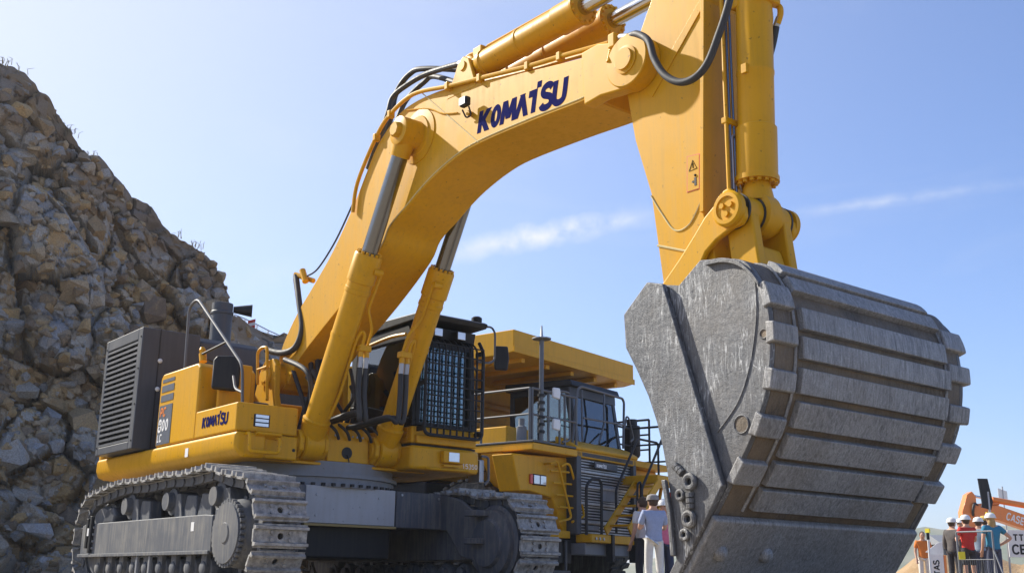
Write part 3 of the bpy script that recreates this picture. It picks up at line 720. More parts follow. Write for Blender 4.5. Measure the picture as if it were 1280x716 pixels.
# lower front below the guard
MB().box(XF - 0.054, XF - 0.0, YC0 + 0.05, YC1 - 0.02, 1.915, 2.02).build('cab_front_sill', 'yellow', CB, 0.015)
for k in range(3): MB().box(0.75, XF - 0.14, YC0 - 0.012, YC0 - 0.001, 1.955 + 0.06 * k, 1.995 + 0.06 * k).build('cab_rib', 'yellow', CB, 0.008)
XG = XF - 0.06
ZR = 3.50
def sidewall(yy, w):   # frame with slanted sill, pillars and roof rail
    f_ = MB()
    f_.prism([(-0.15, 2.145), (XG, 2.145), (XG, 2.22), (0.35, 2.50), (-0.15, 2.55)], yy, yy + w)
    f_.prism([(XG - 0.09, 2.22), (XG, 2.22), (XG - 0.06, 3.30), (XG - 0.15, 3.30)], yy, yy + w)
    f_.prism([(-0.15, 2.55), (-0.02, 2.54), (0.0, 3.30), (-0.15, 3.30)], yy, yy + w)
    f_.prism([(-0.15, 3.30), (XG - 0.06, 3.30), (XG - 0.16, ZR), (-0.15, ZR)], yy, yy + w)
    return f_
for yy in (YC0, YC1 - 0.06):
    sw = sidewall(yy, 0.06).build('cab_side', 'black', CB, 0.012)
    MB().prism([(-0.02, 2.54), (0.35, 2.50), (XG - 0.09, 2.24), (XG - 0.15, 3.30), (0.0, 3.30)], yy + 0.02, yy + 0.035).build('side_window', 'glass', sw)
MB().box(-0.15, -0.10, YC0 + 0.06, YC1 - 0.06, 2.145, 2.6).box(-0.15, -0.10, YC0 + 0.06, YC1 - 0.06, 3.2, 3.5).build('cab_back', 'black', CB)
MB().box(-0.135, -0.12, YC0 + 0.06, YC1 - 0.06, 2.6, 3.2).build('rear_window', 'glass', CB)
wf = MB()
wf.box(XG - 0.06, XG, YC0 + 0.06, YC0 + 0.12, 2.145, 3.30).box(XG - 0.06, XG, YC1 - 0.12, YC1 - 0.06, 2.145, 3.30)
wf.box(XG - 0.06, XG, YC0 + 0.12, YC1 - 0.12, 2.145, 2.20).box(XG - 0.06, XG, YC0 + 0.12, YC1 - 0.12, 3.22, 3.30)
wf.build('front_window_frame', 'black', CB)
MB().box(XG - 0.04, XG - 0.03, YC0 + 0.12, YC1 - 0.12, 2.20, 3.22).build('front_window', 'glass', CB)
MB().box(-0.1, XG, YC0 + 0.06, YC1 - 0.06, 2.145, 2.16).build('cab_floor', 'black', CB)
seat = MB().box(0.15, 0.60, 1.02, 1.48, 2.30, 2.48).build('operator_seat', 'seat_tan', CB, 0.05, 3)
MB().prism([(0.12, 2.45), (0.26, 2.45), (0.16, 3.18), (0.04, 3.18)], 1.03, 1.47).build('seat_back', 'seat_tan', seat, 0.04, 3)
for yy in (0.90, 1.50): MB().box(0.35, 0.75, yy, yy + 0.10, 2.48, 2.56).build('console', 'black', seat, 0.02)
MB().box(0.95, 1.20, YC0 + 0.08, YC0 + 0.20, 2.2, 2.75).build('monitor', 'dark_grey', CB, 0.02)
# roof with visor
rf = MB().prism([(-0.20, ZR), (1.62, ZR + 0.04), (1.66, ZR + 0.10), (1.60, ZR + 0.13), (0.3, ZR + 0.16), (-0.20, ZR + 0.12)], YC0 - 0.03, YC1 + 0.03).build('cab_roof', 'black', CB, 0.02)
MB().prism([(1.25, 3.31), (1.40, 3.33), (1.44, 3.495), (1.25, 3.495)], YC0 + 0.02, YC1 - 0.02).build('lamp_bar', 'black', rf, 0.01)
for yy in (0.98, 1.36):
    lp = MB().box(1.44, 1.56, yy, yy + 0.15, 3.34, 3.46).build('roof_lamp', 'black', rf, 0.015)
    MB().box(1.561, 1.568, yy + 0.012, yy + 0.138, 3.35, 3.45).build('lamp_lens', 'lens', lp, 0.01)
MB().lathe((1.45, YC1 - 0.02, ZR + 0.10), (1.45, YC1 - 0.02, ZR + 0.24), [(0, 0.05), (0.06, 0.05), (0.07, 0.075), (0.12, 0.075), (0.14, 0.05)], 14).build('beacon', 'black', rf)
MB().tube(spline([(0.2, YC0 - 0.03, 3.34), (0.9, YC0 - 0.05, 3.38), (1.3, YC0 - 0.05, 3.36)], 4), 0.025, 8).build('grab_rail', 'yellow', CB)
# front guard of bars
XGd = 1.60; ga, gb, gz0, gz1 = 0.845, 1.785, 2.02, 3.30
gd = MB().tube(fillet([(XGd - 0.10, ga, gz1 + 0.06), (XGd, ga, gz1 - 0.08), (XGd, ga, gz0), (XGd, gb, gz0), (XGd, gb, gz1 - 0.08), (XGd - 0.10, gb, gz1 + 0.06)], 0.10), 0.024, 10).build('cab_guard', 'black', CB)
for k in range(1, 9):
    y_ = ga + (gb - ga) * k / 9
    MB().tube(fillet([(XGd, y_, gz0 + 0.01), (XGd, y_, gz1 - 0.08), (XGd - 0.10, y_, gz1 + 0.03), (XGd - 0.28, y_, gz1 + 0.06)], 0.10), 0.014, 8).build('guard_bar', 'black', gd)
for k in range(9):
    z_ = gz0 + 0.10 + (gz1 - gz0 - 0.16) * k / 8
    MB().tube([(XGd + 0.018, ga, z_), (XGd + 0.018, gb, z_)], 0.010, 8).build('guard_crossbar', 'black', gd)
for y_ in (ga, gb):
    for z_ in (2.1, 2.7, 3.2): MB().box(XG, XGd - 0.02, y_ - 0.015, y_ + 0.015, z_ - 0.03, z_ + 0.03).build('guard_bracket', 'black', gd)
# right mirror of the cab and side rail
MB().tube(fillet([(1.45, YC1, 3.60), (1.52, 1.98, 3.62), (1.50, 2.06, 3.55), (1.50, 2.06, 3.16), (1.52, 1.95, 3.10), (1.50, 1.74, 3.10)], 0.06), 0.015, 8).build('mirror_arm', 'rail_grey', CB)
o = MB().prism([(-0.09, -0.17), (0.09, -0.17), (0.11, 0.0), (0.09, 0.17), (-0.09, 0.17), (-0.11, 0.0)], -0.035, 0.035, 'x').build('cab_mirror', 'black', CB, 0.025, 3)
o.location = (1.52, 2.16, 3.20); o.rotation_euler = (0, 0, R(-30))
gr = MB().tube(fillet([(1.36, 1.80, 2.0), (1.36, 1.86, 2.05), (1.36, 1.86, 3.0), (1.36, 1.80, 3.05)], 0.05), 0.016, 8).build('cab_grab_bar', 'rail_grey', CB)
# lamp and number on the platform nose
lm = MB().box(XF + 0.02, XF + 0.10, 1.17, 1.50, 1.68, 1.84).build('platform_lamp', 'yellow', base, 0.015)
MB().box(XF + 0.101, XF + 0.108, 1.25, 1.42, 1.70, 1.82).build('lamp_lens', 'lens', lm, 0.008)
MB().box(XF + 0.03, XF + 0.07, 1.2, 1.45, 1.635, 1.66).build('lamp_bracket', 'yellow', base)
letters('15350', (XF + 0.0235, 1.53, 1.635), (0, 1, 0), (0, 0, 1), 0.06, 0.2, 0.2, 0.002).build('fleet_number', 'white', base, smooth=0)
MB().tube(fillet([(XF + 0.02, 0.95, 1.60), (XF + 0.07, 0.98, 1.59), (XF + 0.07, 1.60, 1.60), (XF + 0.02, 1.64, 1.61)], 0.04), 0.014, 8).build('nose_rail', 'yellow', base)
MB().box(1.20, 1.24, 0.712, 0.718, 1.70, 1.76).build('latch', 'steel', base)
MB().tube(fillet([(1.50, 1.86, 1.82), (1.50, 1.98, 1.82), (1.50, 1.99, 1.50), (1.50, 1.92, 1.45)], 0.05), 0.018, 8).build('step_handle', 'rail_grey', base)
MB().box(1.2, 1.45, 1.87, 1.95, 1.48, 1.78).build('cab_step', 'steel', base, 0.01)
# ================================================================== excavator: boom, arm, cylinders
W_B = 0.38
def pxz(lst, Y): return [(lambda p: (p.x, p.z))(px(u, v, Y=Y)) for u, v in lst]
top = pxz([(346, 460), (354, 430), (371.7, 391.3), (394.2, 352.8), (416.7, 312.6), (441, 259), (457.7, 216.4), (473, 180), (495.4, 146.6), (515, 129.8), (540, 117.3), (565, 109), (604, 102), (665.7, 88), (726, 72.9), (742, 66)], -W_B)
bot = pxz([(360, 480), (375.2, 446.7), (434.3, 371.3), (474.5, 314), (487.4, 285.3), (509.4, 258.9), (523.4, 241.6), (543, 220.6), (570.8, 196.9), (600, 179), (665.7, 150.8), (724.8, 128), (736, 121)], -W_B)
top_s, bot_s = spl2(top, 4), spl2(bot, 4)
foot = (-0.10, 2.82)
prof = top_s + bot_s[::-1] + [(foot[0] + 0.20, foot[1] - 0.06), (foot[0] + 0.13, foot[1] - 0.17), (foot[0], foot[1] - 0.21), (foot[0] - 0.14, foot[1] - 0.14), (foot[0] - 0.19, foot[1] + 0.02)]
BM = MB().prism(prof, -W_B, W_B).build('boom', 'yellow', EX, 0.012, 2, smooth=25)
# flange lips along the boom plates
tb = [Vector((x, -W_B - 0.003, z)) for x, z in bot_s[8:-2]]
MB().tube([p + Vector((0, 0, 0.035)) for p in tb], 0.008, 6).build('weld_seam', 'weld', BM)
a, b_ = px(527, 116, Y=-W_B - 0.002), px(598, 178, Y=-W_B - 0.002)
MB().tube([a, b_], 0.007, 6).build('weld_seam', 'weld', BM)
# tip casting
tip = px(783.5, 75.5, Y=-0.45)
TX, TZ = tip.x, tip.z
tprof = [(5.98, 5.28), (6.22, 5.29), (TX - 0.12, TZ + 0.25), (TX - 0.02, TZ + 0.27), (TX - 0.02, TZ - 0.27), (TX - 0.18, TZ - 0.25), (6.25, 4.72), (6.02, 4.70)]
for s in (-1, 1):
    MB().prism(tprof, min(s * 0.285, s * 0.43), max(s * 0.285, s * 0.43)).build('tip_fork', 'yellow', BM, 0.02)
    MB().lathe((TX, s * 0.275, TZ), (TX, s * 0.48, TZ), [(0, 0.265), (0.18, 0.265), (0.19, 0.255), (0.192, 0.14), (0.205, 0.14), (0.208, 0.11), (0.235, 0.105)], 40).build('tip_boss', 'yellow', BM)
MB().cyl((TX, -0.5, TZ), (TX, 0.5, TZ), 0.09, n=20).build('tip_pin', 'steel', BM)
# foot boss
MB().cyl((foot[0], -0.47, foot[1]), (foot[0], 0.47, foot[1]), 0.19, n=32).build('foot_boss', 'yellow', BM)
# maker's name on the near plate
p0, p1 = px(598, 167, Y=-W_B), px(714, 123, Y=-W_B)
ulet = (p1 - p0).normalized()
ll = letters('KOMatSU', p0 + Vector((0, -0.0005, 0)), ulet, (-ulet.z, 0, ulet.x), 0.255, 0.40, 0.15, 0.0015, 0.97, 0.10)
ll.build('maker_name', 'navy', BM, smooth=0)
# boom lamp
lc = px(582, 128, Y=-0.47)
lo = MB().box(lc.x - 0.065, lc.x + 0.065, lc.y - 0.045, lc.y + 0.03, lc.z - 0.055, lc.z + 0.055).build('boom_lamp', 'black', BM, 0.02, 3)
MB().box(lc.x - 0.055, lc.x + 0.055, lc.y - 0.054, lc.y - 0.046, lc.z - 0.045, lc.z + 0.045).build('lamp_lens', 'steel', lo, 0.01)
MB().tube(fillet([(lc.x - 0.06, lc.y, lc.z - 0.07), (lc.x - 0.05, -0.42, lc.z - 0.16), (lc.x + 0.05, -0.42, lc.z - 0.16), (lc.x + 0.06, lc.y, lc.z - 0.07)], 0.03), 0.010, 6).build('lamp_bracket', 'black', lo)
MB().cyl((lc.x, -0.44, lc.z - 0.12), (lc.x, -0.37, lc.z - 0.12), 0.03, n=10).build('lamp_mount', 'yellow', lo)
MB().tube(spline([px(572, 141, Y=-W_B - 0.01), px(553, 142, Y=-W_B - 0.01), px(535, 136, Y=-W_B - 0.01), px(508, 138, Y=-W_B - 0.01)], 5), 0.008, 6).build('lamp_cable', 'yellow', lo)
# steel pipe along the upper edge, with clamps
pp = [px(441, 265, Y=-0.42), px(447, 228, Y=-0.42), px(470, 172, Y=-0.42), px(488, 143, Y=-0.42), px(517, 118, Y=-0.42), px(560, 108, Y=-0.42), px(600, 98, Y=-0.40), px(660, 83, Y=-0.38), px(700, 71, Y=-0.36), px(761, 54, Y=-0.34)]
pipe = MB().tube(spline(pp, 6), 0.026, 10).build('boom_pipe', 'yellow', BM)
for i in (2, 3, 5, 6, 7, 8):
    q = pp[i]; MB().box(q.x - 0.03, q.x + 0.03, q.y - 0.035, q.y + 0.05, q.z - 0.05, q.z + 0.045).build('pipe_clamp', 'yellow', pipe, 0.01)
pp2 = [p + Vector((0, 0.10, 0.0)) for p in pp[5:]]
MB().tube(spline(pp2, 6), 0.024, 10).build('boom_pipe', 'yellow', BM)
# small pipe lower back edge of the boom
for dy in (0.0, 0.07):
    q = [px(384, 345, Y=-0.36 + dy), px(398, 335, Y=-0.36 + dy), px(420, 300, Y=-0.34 + dy), px(441, 255, Y=-0.34 + dy)]
    MB().tube(spline(q, 6), 0.012, 6).build('grease_line', 'black', BM)
MB().cyl(px(369, 343, Y=-0.30), px(392, 351, Y=-0.20), 0.035, n=10).build('hose_port', 'yellow', BM)
MB().cyl(px(378, 338, Y=-0.30), px(382, 352, Y=-0.30), 0.045, n=10).build('hose_port', 'yellow', BM)
for k in range(2):
    d = 0.07 * k
    q = [px(370, 345 + 4 * k, Y=-0.30 + d), px(374, 378, Y=-0.36 + d), px(377.5, 410, Y=-0.38 + d), px(369, 434, Y=-0.42 + d), px(352, 441, Y=-0.46 + d), px(333, 437, Y=-0.50 + d)]
    MB().tube(spline(q, 8), 0.042, 12).build('hydraulic_hose', 'rubber', BM)
# hoses over the shoulder of the boom to the arm cylinders
ports = [Vector((3.80, -0.24, 6.07)), Vector((3.80, 0.18, 6.07)), Vector((3.74, -0.05, 5.80))]
for k, (u1, v1, u2, v2, u3, v3) in enumerate(((535, 92, 508, 107, 484, 145), (535, 86, 512, 93, 488, 150), (545, 96, 530, 103, 494, 158))):
    yy = -0.20 + 0.16 * k
    q = [ports[k], px(u1, v1, Y=yy), px(u2, v2, Y=yy), px((u2 + u3) / 2 - 5, (v2 + v3) / 2 - 4, Y=yy), px(u3, v3, Y=yy - 0.05), px(u3 - 14, v3 + 38, Y=yy - 0.05), px(u3 - 24, v3 + 66, Y=yy - 0.02)]
    MB().tube(spline(q, 8), 0.036, 10).build('hydraulic_hose', 'rubber', BM)
    d_ = (q[0] - q[1]).normalized(); MB().cyl(q[0] - d_ * 0.14, q[0] + d_ * 0.03, 0.04, n=10).build('hose_ferrule', 'steel', BM)

# ---- boom cylinders
CF, CP = Vector((1.12, 0, 1.80)), Vector((3.06, 0, 5.33))
cd = (CP - CF).normalized(); cl_ = (CP - CF).length
perp = Vector((cd.z, 0, -cd.x))    # forward/down side
for s in (-1, 1):
    o3 = Vector((0, s * 0.54, 0)); A, B = CF + o3, CP + o3
    g = 2.50
    cyl = MB().lathe(A, B, [(0.16, 0.09), (0.22, 0.145), (0.30, 0.17), (0.34, 0.178), (0.36, 0.152), (g - 0.50, 0.152), (g - 0.49, 0.162), (g - 0.44, 0.162), (g - 0.43, 0.154), (g - 0.36, 0.154), (g - 0.35, 0.172), (g - 0.02, 0.172), (g, 0.162), (g + 0.005, 0.10)], 36).build('boom_cylinder', 'yellow', EX)
    MB().lathe(A + Vector((0, -0.13, 0)), A + Vector((0, 0.13, 0)), [(0, 0.16), (0.01, 0.19), (0.25, 0.19), (0.26, 0.16)], 28).build('cylinder_eye', 'yellow', cyl)
    MB().cyl(A + cd * 0.1, A + cd * 0.3, 0.15, 0.175, 20).build('cylinder_neck', 'yellow', cyl)
    bt = MB(); a1 = Vector((0, 1, 0)); a2 = cd.cross(a1)
    for k in range(14):
        w = 2 * math.pi * k / 14; hexbolt(bt, A + cd * g + (a1 * math.cos(w) + a2 * math.sin(w)) * 0.137, cd, 0.02, 0.03)
    bt.build('gland_bolts', 'yellow', cyl)
    MB().cyl(A + cd * g, B - cd * 0.24, 0.10, n=24).build('cylinder_rod', 'rod', cyl)
    MB().lathe(B + Vector((0, -0.14, 0)), B + Vector((0, 0.14, 0)), [(0, 0.15), (0.01, 0.175), (0.27, 0.175), (0.28, 0.15)], 28).build('rod_eye', 'yellow', cyl)
    MB().cyl(B - cd * 0.3, B - cd * 0.08, 0.115, 0.14, 20).build('rod_neck', 'yellow', cyl)
    MB().lathe(B + Vector((0, s * 0.14, 0)), B + Vector((0, s * 0.20, 0)), [(0, 0.10), (0.03, 0.10), (0.06, 0.08)], 8).build('rod_pin_cap', 'yellow', cyl)
    # boss on the boom plate
    MB().lathe(Vector((B.x, s * W_B, B.z)), Vector((B.x, s * 0.42, B.z)), [(0, 0.34), (0.012, 0.34), (0.02, 0.25), (0.035, 0.24)], 40).build('cylinder_boss', 'yellow', BM)
    # pipes and hoses: steel pipe down from the gland, junction, two rubber hoses to the frame
    sd = Vector((0, -0.06, 0))
    P = lambda t_, off, y_=0.0: A + cd * t_ + perp * off + Vector((0, y_, 0))
    ib = -s
    pip = MB().tube(fillet([P(g - 0.16, 0.15, ib * 0.10), P(g - 0.18, 0.15, ib * 0.16), P(1.85, 0.12, ib * 0.15), P(1.62, 0.14, ib * 0.28), P(1.36, 0.15, ib * 0.28)], 0.06), 0.018, 8).build('cylinder_pipe', 'yellow', cyl)
    MB().tube(fillet([P(0.42, 0.13, ib * 0.08), P(0.75, 0.14, ib * 0.12), P(1.46, 0.12, ib * 0.12), P(1.58, 0.13, ib * 0.15), P(1.54, 0.15, ib * 0.20), P(1.34, 0.16, ib * 0.20)], 0.08), 0.021, 8).build('cylinder_pipe', 'yellow', cyl)
    q = P(g - 0.17, 0.15, ib * 0.10)
    MB().cyl(q - Vector((0, 0.06, 0)), q + Vector((0, 0.06, 0)), 0.045, n=10).build('pipe_elbow', 'yellow', cyl)
    MB().lathe(A + cd * 1.42, B, [(0, 0.15), (0.0, 0.16), (0.05, 0.16), (0.05, 0.15)], 28).build('pipe_band', 'yellow', cyl)
    for j, y_ in enumerate((ib * 0.20, ib * 0.28) if s < 0 else (ib * 0.28, ib * 0.20)):
        a_ = P(1.36, 0.155, y_)
        MB().box(a_.x - 0.05, a_.x + 0.05, a_.y - 0.045, a_.y + 0.045, a_.z - 0.03, a_.z + 0.05).build('pipe_joint', 'yellow', cyl, 0.012)
        MB().cyl(a_ + Vector((0, 0, -0.03)), a_ + Vector((0, 0, -0.10)), 0.036, n=6).build('hose_nut', 'yellow', cyl)
        MB().cyl(a_ + Vector((0, 0, -0.10)), a_ + Vector((-0.01, 0, -0.25)), 0.032, n=10).build('hose_ferrule', 'steel', cyl)
        st_ = a_ + Vector((-0.01, 0, -0.23))
        if s < 0: hq_ = [st_ + Vector((0.0, 0.0, -0.30)), st_ + Vector((0.02, 0.02, -0.62)), Vector((st_.x - 0.12, st_.y + 0.05, 2.16)), Vector((1.02, st_.y + 0.0, 2.10)), Vector((0.92, st_.y - 0.10, 2.08))]
        else: hq_ = [st_ + Vector((0.0, 0.0, -0.30)), st_ + Vector((0.0, -0.03, -0.60)), Vector((st_.x - 0.10, st_.y - 0.12, 2.14)), Vector((1.16, st_.y - 0.28, 2.06)), Vector((0.98, st_.y - 0.38, 2.08))]
        MB().tube(spline([st_] + hq_, 8), 0.034, 12).build('hydraulic_hose', 'rubber', cyl)
MB().cyl((CP.x, -0.50, CP.z), (CP.x, 0.50, CP.z), 0.12, n=20).build('boom_cylinder_pin', 'yellow', BM)

# ---- arm
W_A = 0.27
fe = pxz([(814, 0), (800, 40), (790, 85), (784, 120.6), (794, 176), (813.8, 242), (829, 354)], -W_A)
fr_ = pxz([(880.6, 0), (880, 180), (880, 268)], -W_A)
aprof = [(7.22, 6.25), (7.06, 5.85)] + fe + [(7.06, 2.52), (7.14, 2.30), (7.32, 2.22), (7.50, 2.34), (7.53, 2.62)] + fr_[::-1] + [(7.72, 5.9), (7.74, 6.3)]
AR = MB().prism(aprof, -W_A, W_A).build('arm', 'yellow', EX, 0.012, 2, smooth=20)
# front cap plate, slightly wider than the side plates
f2 = pxz([(880.6, -30), (880, 180), (880, 265)], -W_A)
for s in (-1, 1):
    MB().prism([(x - 0.03, z) for x, z in f2] + [(x + 0.012, z) for x, z in f2[::-1]], s * (W_A + 0.012) - 0.011, s * (W_A + 0.012) + 0.011).build('edge_flange', 'yellow', AR, 0.004)
for (y_, r_) in ((-0.22, 0.016), (-0.17, 0.012), (-0.12, 0.012)):
    q = [px(893 + (y_ + 0.22) * 150, v, X=7.66) for v in (-20, 60, 120, 200, 255)]
    q = [Vector((7.60, y_, p.z)) for p in q]
    MB().tube(q, r_, 6).build('grease_pipe', 'yellow' if r_ > 0.013 else 'rod', AR)
MB().box(7.56, 7.62, -0.24, -0.06, 4.05, 4.11).build('pipe_clamp', 'yellow', AR, 0.01)
MB().tube(fillet([(7.63, -0.19, 3.45), (7.63, -0.19, 3.95), (7.63, -0.05, 3.97)], 0.05), 0.008, 6).build('grease_line', 'steel', AR)
MB().tube(spline([(7.63, -0.10, 3.9), (7.64, -0.13, 3.6), (7.63, -0.08, 3.45), (7.63, 0.0, 3.5)], 5), 0.008, 6).build('grease_line', 'steel', AR)
MB().tube([px(822, 307, Y=-W_A - 0.003), px(858, 314, Y=-W_A - 0.003)], 0.011, 6).build('weld_seam', 'weld', AR)
MB().tube(spline([px(814, 245, Y=-W_A - 0.003), px(828, 268, Y=-W_A - 0.003), px(844, 288, Y=-W_A - 0.003), px(862, 280, Y=-W_A - 0.003), px(876, 252, Y=-W_A - 0.003)], 6), 0.008, 6).build('weld_seam', 'weld', AR)
# reinforcing rib visible in the sunlit part
MB().prism(pxz([(876, 0), (880, 8), (816, 122), (810, 116)], -W_A), -W_A - 0.012, -W_A).build('side_rib', 'yellow', AR, 0.004)
# warning plate
w4 = pxz([(859, 196), (875, 192), (875, 236), (859, 241)], -W_A)
wp = MB().prism(w4, -W_A - 0.004, -W_A).build('warning_plate', 'red', AR)
ctr = (sum(x for x, z in w4) / 4, sum(z for x, z in w4) / 4)
w5 = [(ctr[0] + (x - ctr[0]) * 0.90, ctr[1] + (z - ctr[1]) * 0.965) for x, z in w4]
MB().prism(w5, -W_A - 0.006, -W_A - 0.0042).build('plate_face', 'yellow', wp)
tri = [(ctr[0] - 0.045, ctr[1] + 0.025), (ctr[0] + 0.045, ctr[1] + 0.03), (ctr[0], ctr[1] + 0.115)]
MB().tube([(x, -W_A - 0.007, z) for x, z in tri], 0.004, 5, closed=True).build('warning_triangle', 'black', wp)
MB().tube([(ctr[0], -W_A - 0.007, ctr[1] + 0.045), (ctr[0], -W_A - 0.007, ctr[1] + 0.09)], 0.005, 5).build('warning_mark', 'black', wp)
MB().box(ctr[0] + 0.012, ctr[0] + 0.036, -W_A - 0.009, -W_A - 0.006, ctr[1] - 0.125, ctr[1] - 0.05).sphere((ctr[0] + 0.024, -W_A - 0.007, ctr[1] - 0.03), 0.012, 8, 6).build('person_symbol', 'black', wp)
MB().prism([(ctr[0] - 0.02, ctr[1] - 0.085), (ctr[0] + 0.0, ctr[1] - 0.072), (ctr[0], ctr[1] - 0.08), (ctr[0] + 0.01, ctr[1] - 0.08), (ctr[0] + 0.01, ctr[1] - 0.09), (ctr[0], ctr[1] - 0.09), (ctr[0], ctr[1] - 0.098)], -W_A - 0.009, -W_A - 0.006).build('arrow_symbol', 'black', wp)

# arm cylinders on top of the boom
for s in (-1, 1):
    A = Vector((3.92, s * 0.21, 5.93)); B = Vector((7.05, s * 0.21, 5.95)); dd = (B - A).normalized()
    g = 1.86
    cyl = MB().lathe(A, B, [(0.10, 0.10), (0.16, 0.14), (0.2, 0.165), (0.26, 0.165), (0.27, 0.15), (0.85, 0.15), (0.86, 0.16), (0.90, 0.16), (0.91, 0.15), (g - 0.36, 0.15), (g - 0.35, 0.165), (g - 0.04, 0.165), (g - 0.03, 0.185), (g, 0.185), (g + 0.004, 0.09)], 36).build('arm_cylinder', 'yellow', EX)
    bt = MB()
    for k in range(14):
        w = 2 * math.pi * k / 14; hexbolt(bt, A + dd * g + Vector((0, math.cos(w), math.sin(w))) * 0.155, dd, 0.02, 0.028)
    bt.build('gland_bolts', 'yellow', cyl)
    MB().cyl(A + dd * g, B, 0.085, n=24).build('cylinder_rod', 'chrome', cyl)
    MB().lathe(A - Vector((0, 0.12, 0)), A + Vector((0, 0.12, 0)), [(0, 0.12), (0.01, 0.14), (0.23, 0.14), (0.24, 0.12)], 24).build('cylinder_eye', 'yellow', cyl)
    MB().cyl(A, A + dd * 0.2, 0.11, 0.15, 20).build('cylinder_neck', 'yellow', cyl)
    for d in (-0.15, 0.15):
        MB().prism([(3.62, 5.60), (4.20, 5.58), (4.03, 5.99), (3.93, 6.05), (3.83, 5.99)], A.y + d - 0.025, A.y + d + 0.025).build('cylinder_bracket', 'yellow', BM, 0.015)
    MB().cyl((3.92, A.y - 0.19, 5.93), (3.92, A.y + 0.19, 5.93), 0.06, n=16).build('cylinder_pin', 'yellow', BM)
    MB().tube(fillet([A + Vector((0.20, 0, 0.16)), A + Vector((0.24, 0, 0.21)), A + Vector((g - 0.25, 0, 0.19)), A + Vector((g - 0.2, 0, 0.15))], 0.05), 0.02, 8).build('cylinder_pipe', 'yellow', cyl)
    q = A + Vector((0.12, -0.02, 0.17))
    MB().box(q.x - 0.07, q.x + 0.09, q.y - 0.05, q.y + 0.05, q.z - 0.06, q.z + 0.06).build('port_block', 'yellow', cyl, 0.015)
    MB().tube(fillet([q, q + Vector((-0.16, -0.02, 0.02)), q + Vector((-0.26, -0.03, -0.02))], 0.06), 0.028, 8).build('pipe_elbow', 'yellow', cyl)
    MB().prism([(B.x - 0.12, 5.75), (B.x + 0.3, 5.7), (B.x + 0.3, 6.1), (B.x + 0.05, 6.12), (B.x - 0.12, 6.05)], B.y - 0.06, B.y + 0.06).build('rod_eye', 'yellow', AR, 0.03)

# hose swinging from the boom tip to the arm cylinder port and its fittings
hq = [px(786, 46, Y=-0.42), px(797, 43, Y=-0.46), px(811, 52, Y=-0.50), px(818, 74, Y=-0.52), px(831, 94, Y=-0.53), px(850, 103, Y=-0.53), px(869, 97, Y=-0.52), px(885, 78, Y=-0.50), px(899, 42, Y=-0.48), px(908, 15, Y=-0.46), px(914, -8, Y=-0.44), px(918, -25, Y=-0.42)]
MB().tube(spline(hq, 8), 0.034, 12).build('hydraulic_hose', 'rubber', AR)
MB().cyl(px(776, 47, Y=-0.40), px(788, 46, Y=-0.42), 0.035, n=12).build('hose_ferrule', 'steel', BM)
q = px(768, 50, Y=-0.40)
MB().box(q.x - 0.05, q.x + 0.05, q.y - 0.05, q.y + 0.05, q.z - 0.10, q.z + 0.06).build('pipe_elbow', 'yellow', BM, 0.02)
MB().tube([q + Vector((-0.03, 0, -0.05)), px(761, 78, Y=-0.46)], 0.025, 8).build('boom_pipe', 'yellow', BM)

# bucket cylinder in front of the arm
A, B = Vector((7.83, 0.0, 6.35)), Vector((7.72, 0.0, 3.22)); dd = (B - A).normalized()
e = 2.83
cyl = MB().lathe(A, B, [(0.10, 0.15), (1.05, 0.155), (1.06, 0.175), (1.12, 0.175), (1.13, 0.16), (1.80, 0.16), (1.81, 0.166), (1.84, 0.166), (1.85, 0.16), (2.33, 0.16), (2.34, 0.178), (e - 0.05, 0.178), (e - 0.045, 0.19), (e, 0.19), (e + 0.003, 0.10)], 40).build('bucket_cylinder', 'yellow', EX)
bt = MB()
for k in range(16):
    w = 2 * math.pi * k / 16; hexbolt(bt, A + dd * e + Vector((math.cos(w), math.sin(w), 0)) * 0.158, dd, 0.02, 0.028)
bt.build('gland_bolts', 'yellow', cyl)
MB().cyl(A + dd * e, B, 0.085, n=24).build('cylinder_rod', 'yellow', cyl)
MB().lathe(B + Vector((0, -0.085, 0)), B + Vector((0, 0.085, 0)), [(0, 0.17), (0.01, 0.20), (0.16, 0.20), (0.17, 0.17)], 32).build('rod_eye', 'yellow', cyl)
MB().cyl(B - dd * 0.30, B - dd * 0.12, 0.11, 0.15, 20).build('rod_neck', 'yellow', cyl)
q = A + dd * 1.83 + Vector((0.02, -0.165, 0))
MB().box(q.x - 0.03, q.x + 0.03, q.y - 0.02, q.y + 0.02, q.z - 0.05, q.z + 0.04).build('band_clip', 'yellow', cyl, 0.006)
MB().tube(spline([px(925, -8, Y=-0.1), px(955, 0, Y=0.10), px(963, 22, Y=0.12), px(958, 45, Y=0.14), px(950, 62, Y=0.12)], 6), 0.026, 10).build('cylinder_pipe', 'yellow', cyl)
MB().tube(fillet([px(945, -6, Y=0.1), px(965, 6, Y=0.16), px(975, 8, Y=0.18), px(976, 18, Y=0.18), px(972, 30, Y=0.18)], 0.06), 0.028, 10).build('cylinder_pipe', 'yellow', cyl)
MB().cyl(px(974, 22, Y=0.18), px(969, 36, Y=0.18), 0.03, n=10).build('hose_ferrule', 'steel', cyl)
MB().tube(spline([px(970, 34, Y=0.18), px(966, 55, Y=0.18), px(959, 80, Y=0.16), px(952, 100, Y=0.1)], 6), 0.032, 10).build('hydraulic_hose', 'rubber', cyl)
MB().tube(spline([px(949, 30, Y=0.0), px(955, 26, Y=0.06), px(965, 28, Y=0.12)], 6), 0.02, 8).build('hydraulic_hose', 'rubber', cyl)
MB().box(7.62, 7.98, -0.14, 0.14, 5.16, 5.30).build('port_block', 'yellow', cyl, 0.02)

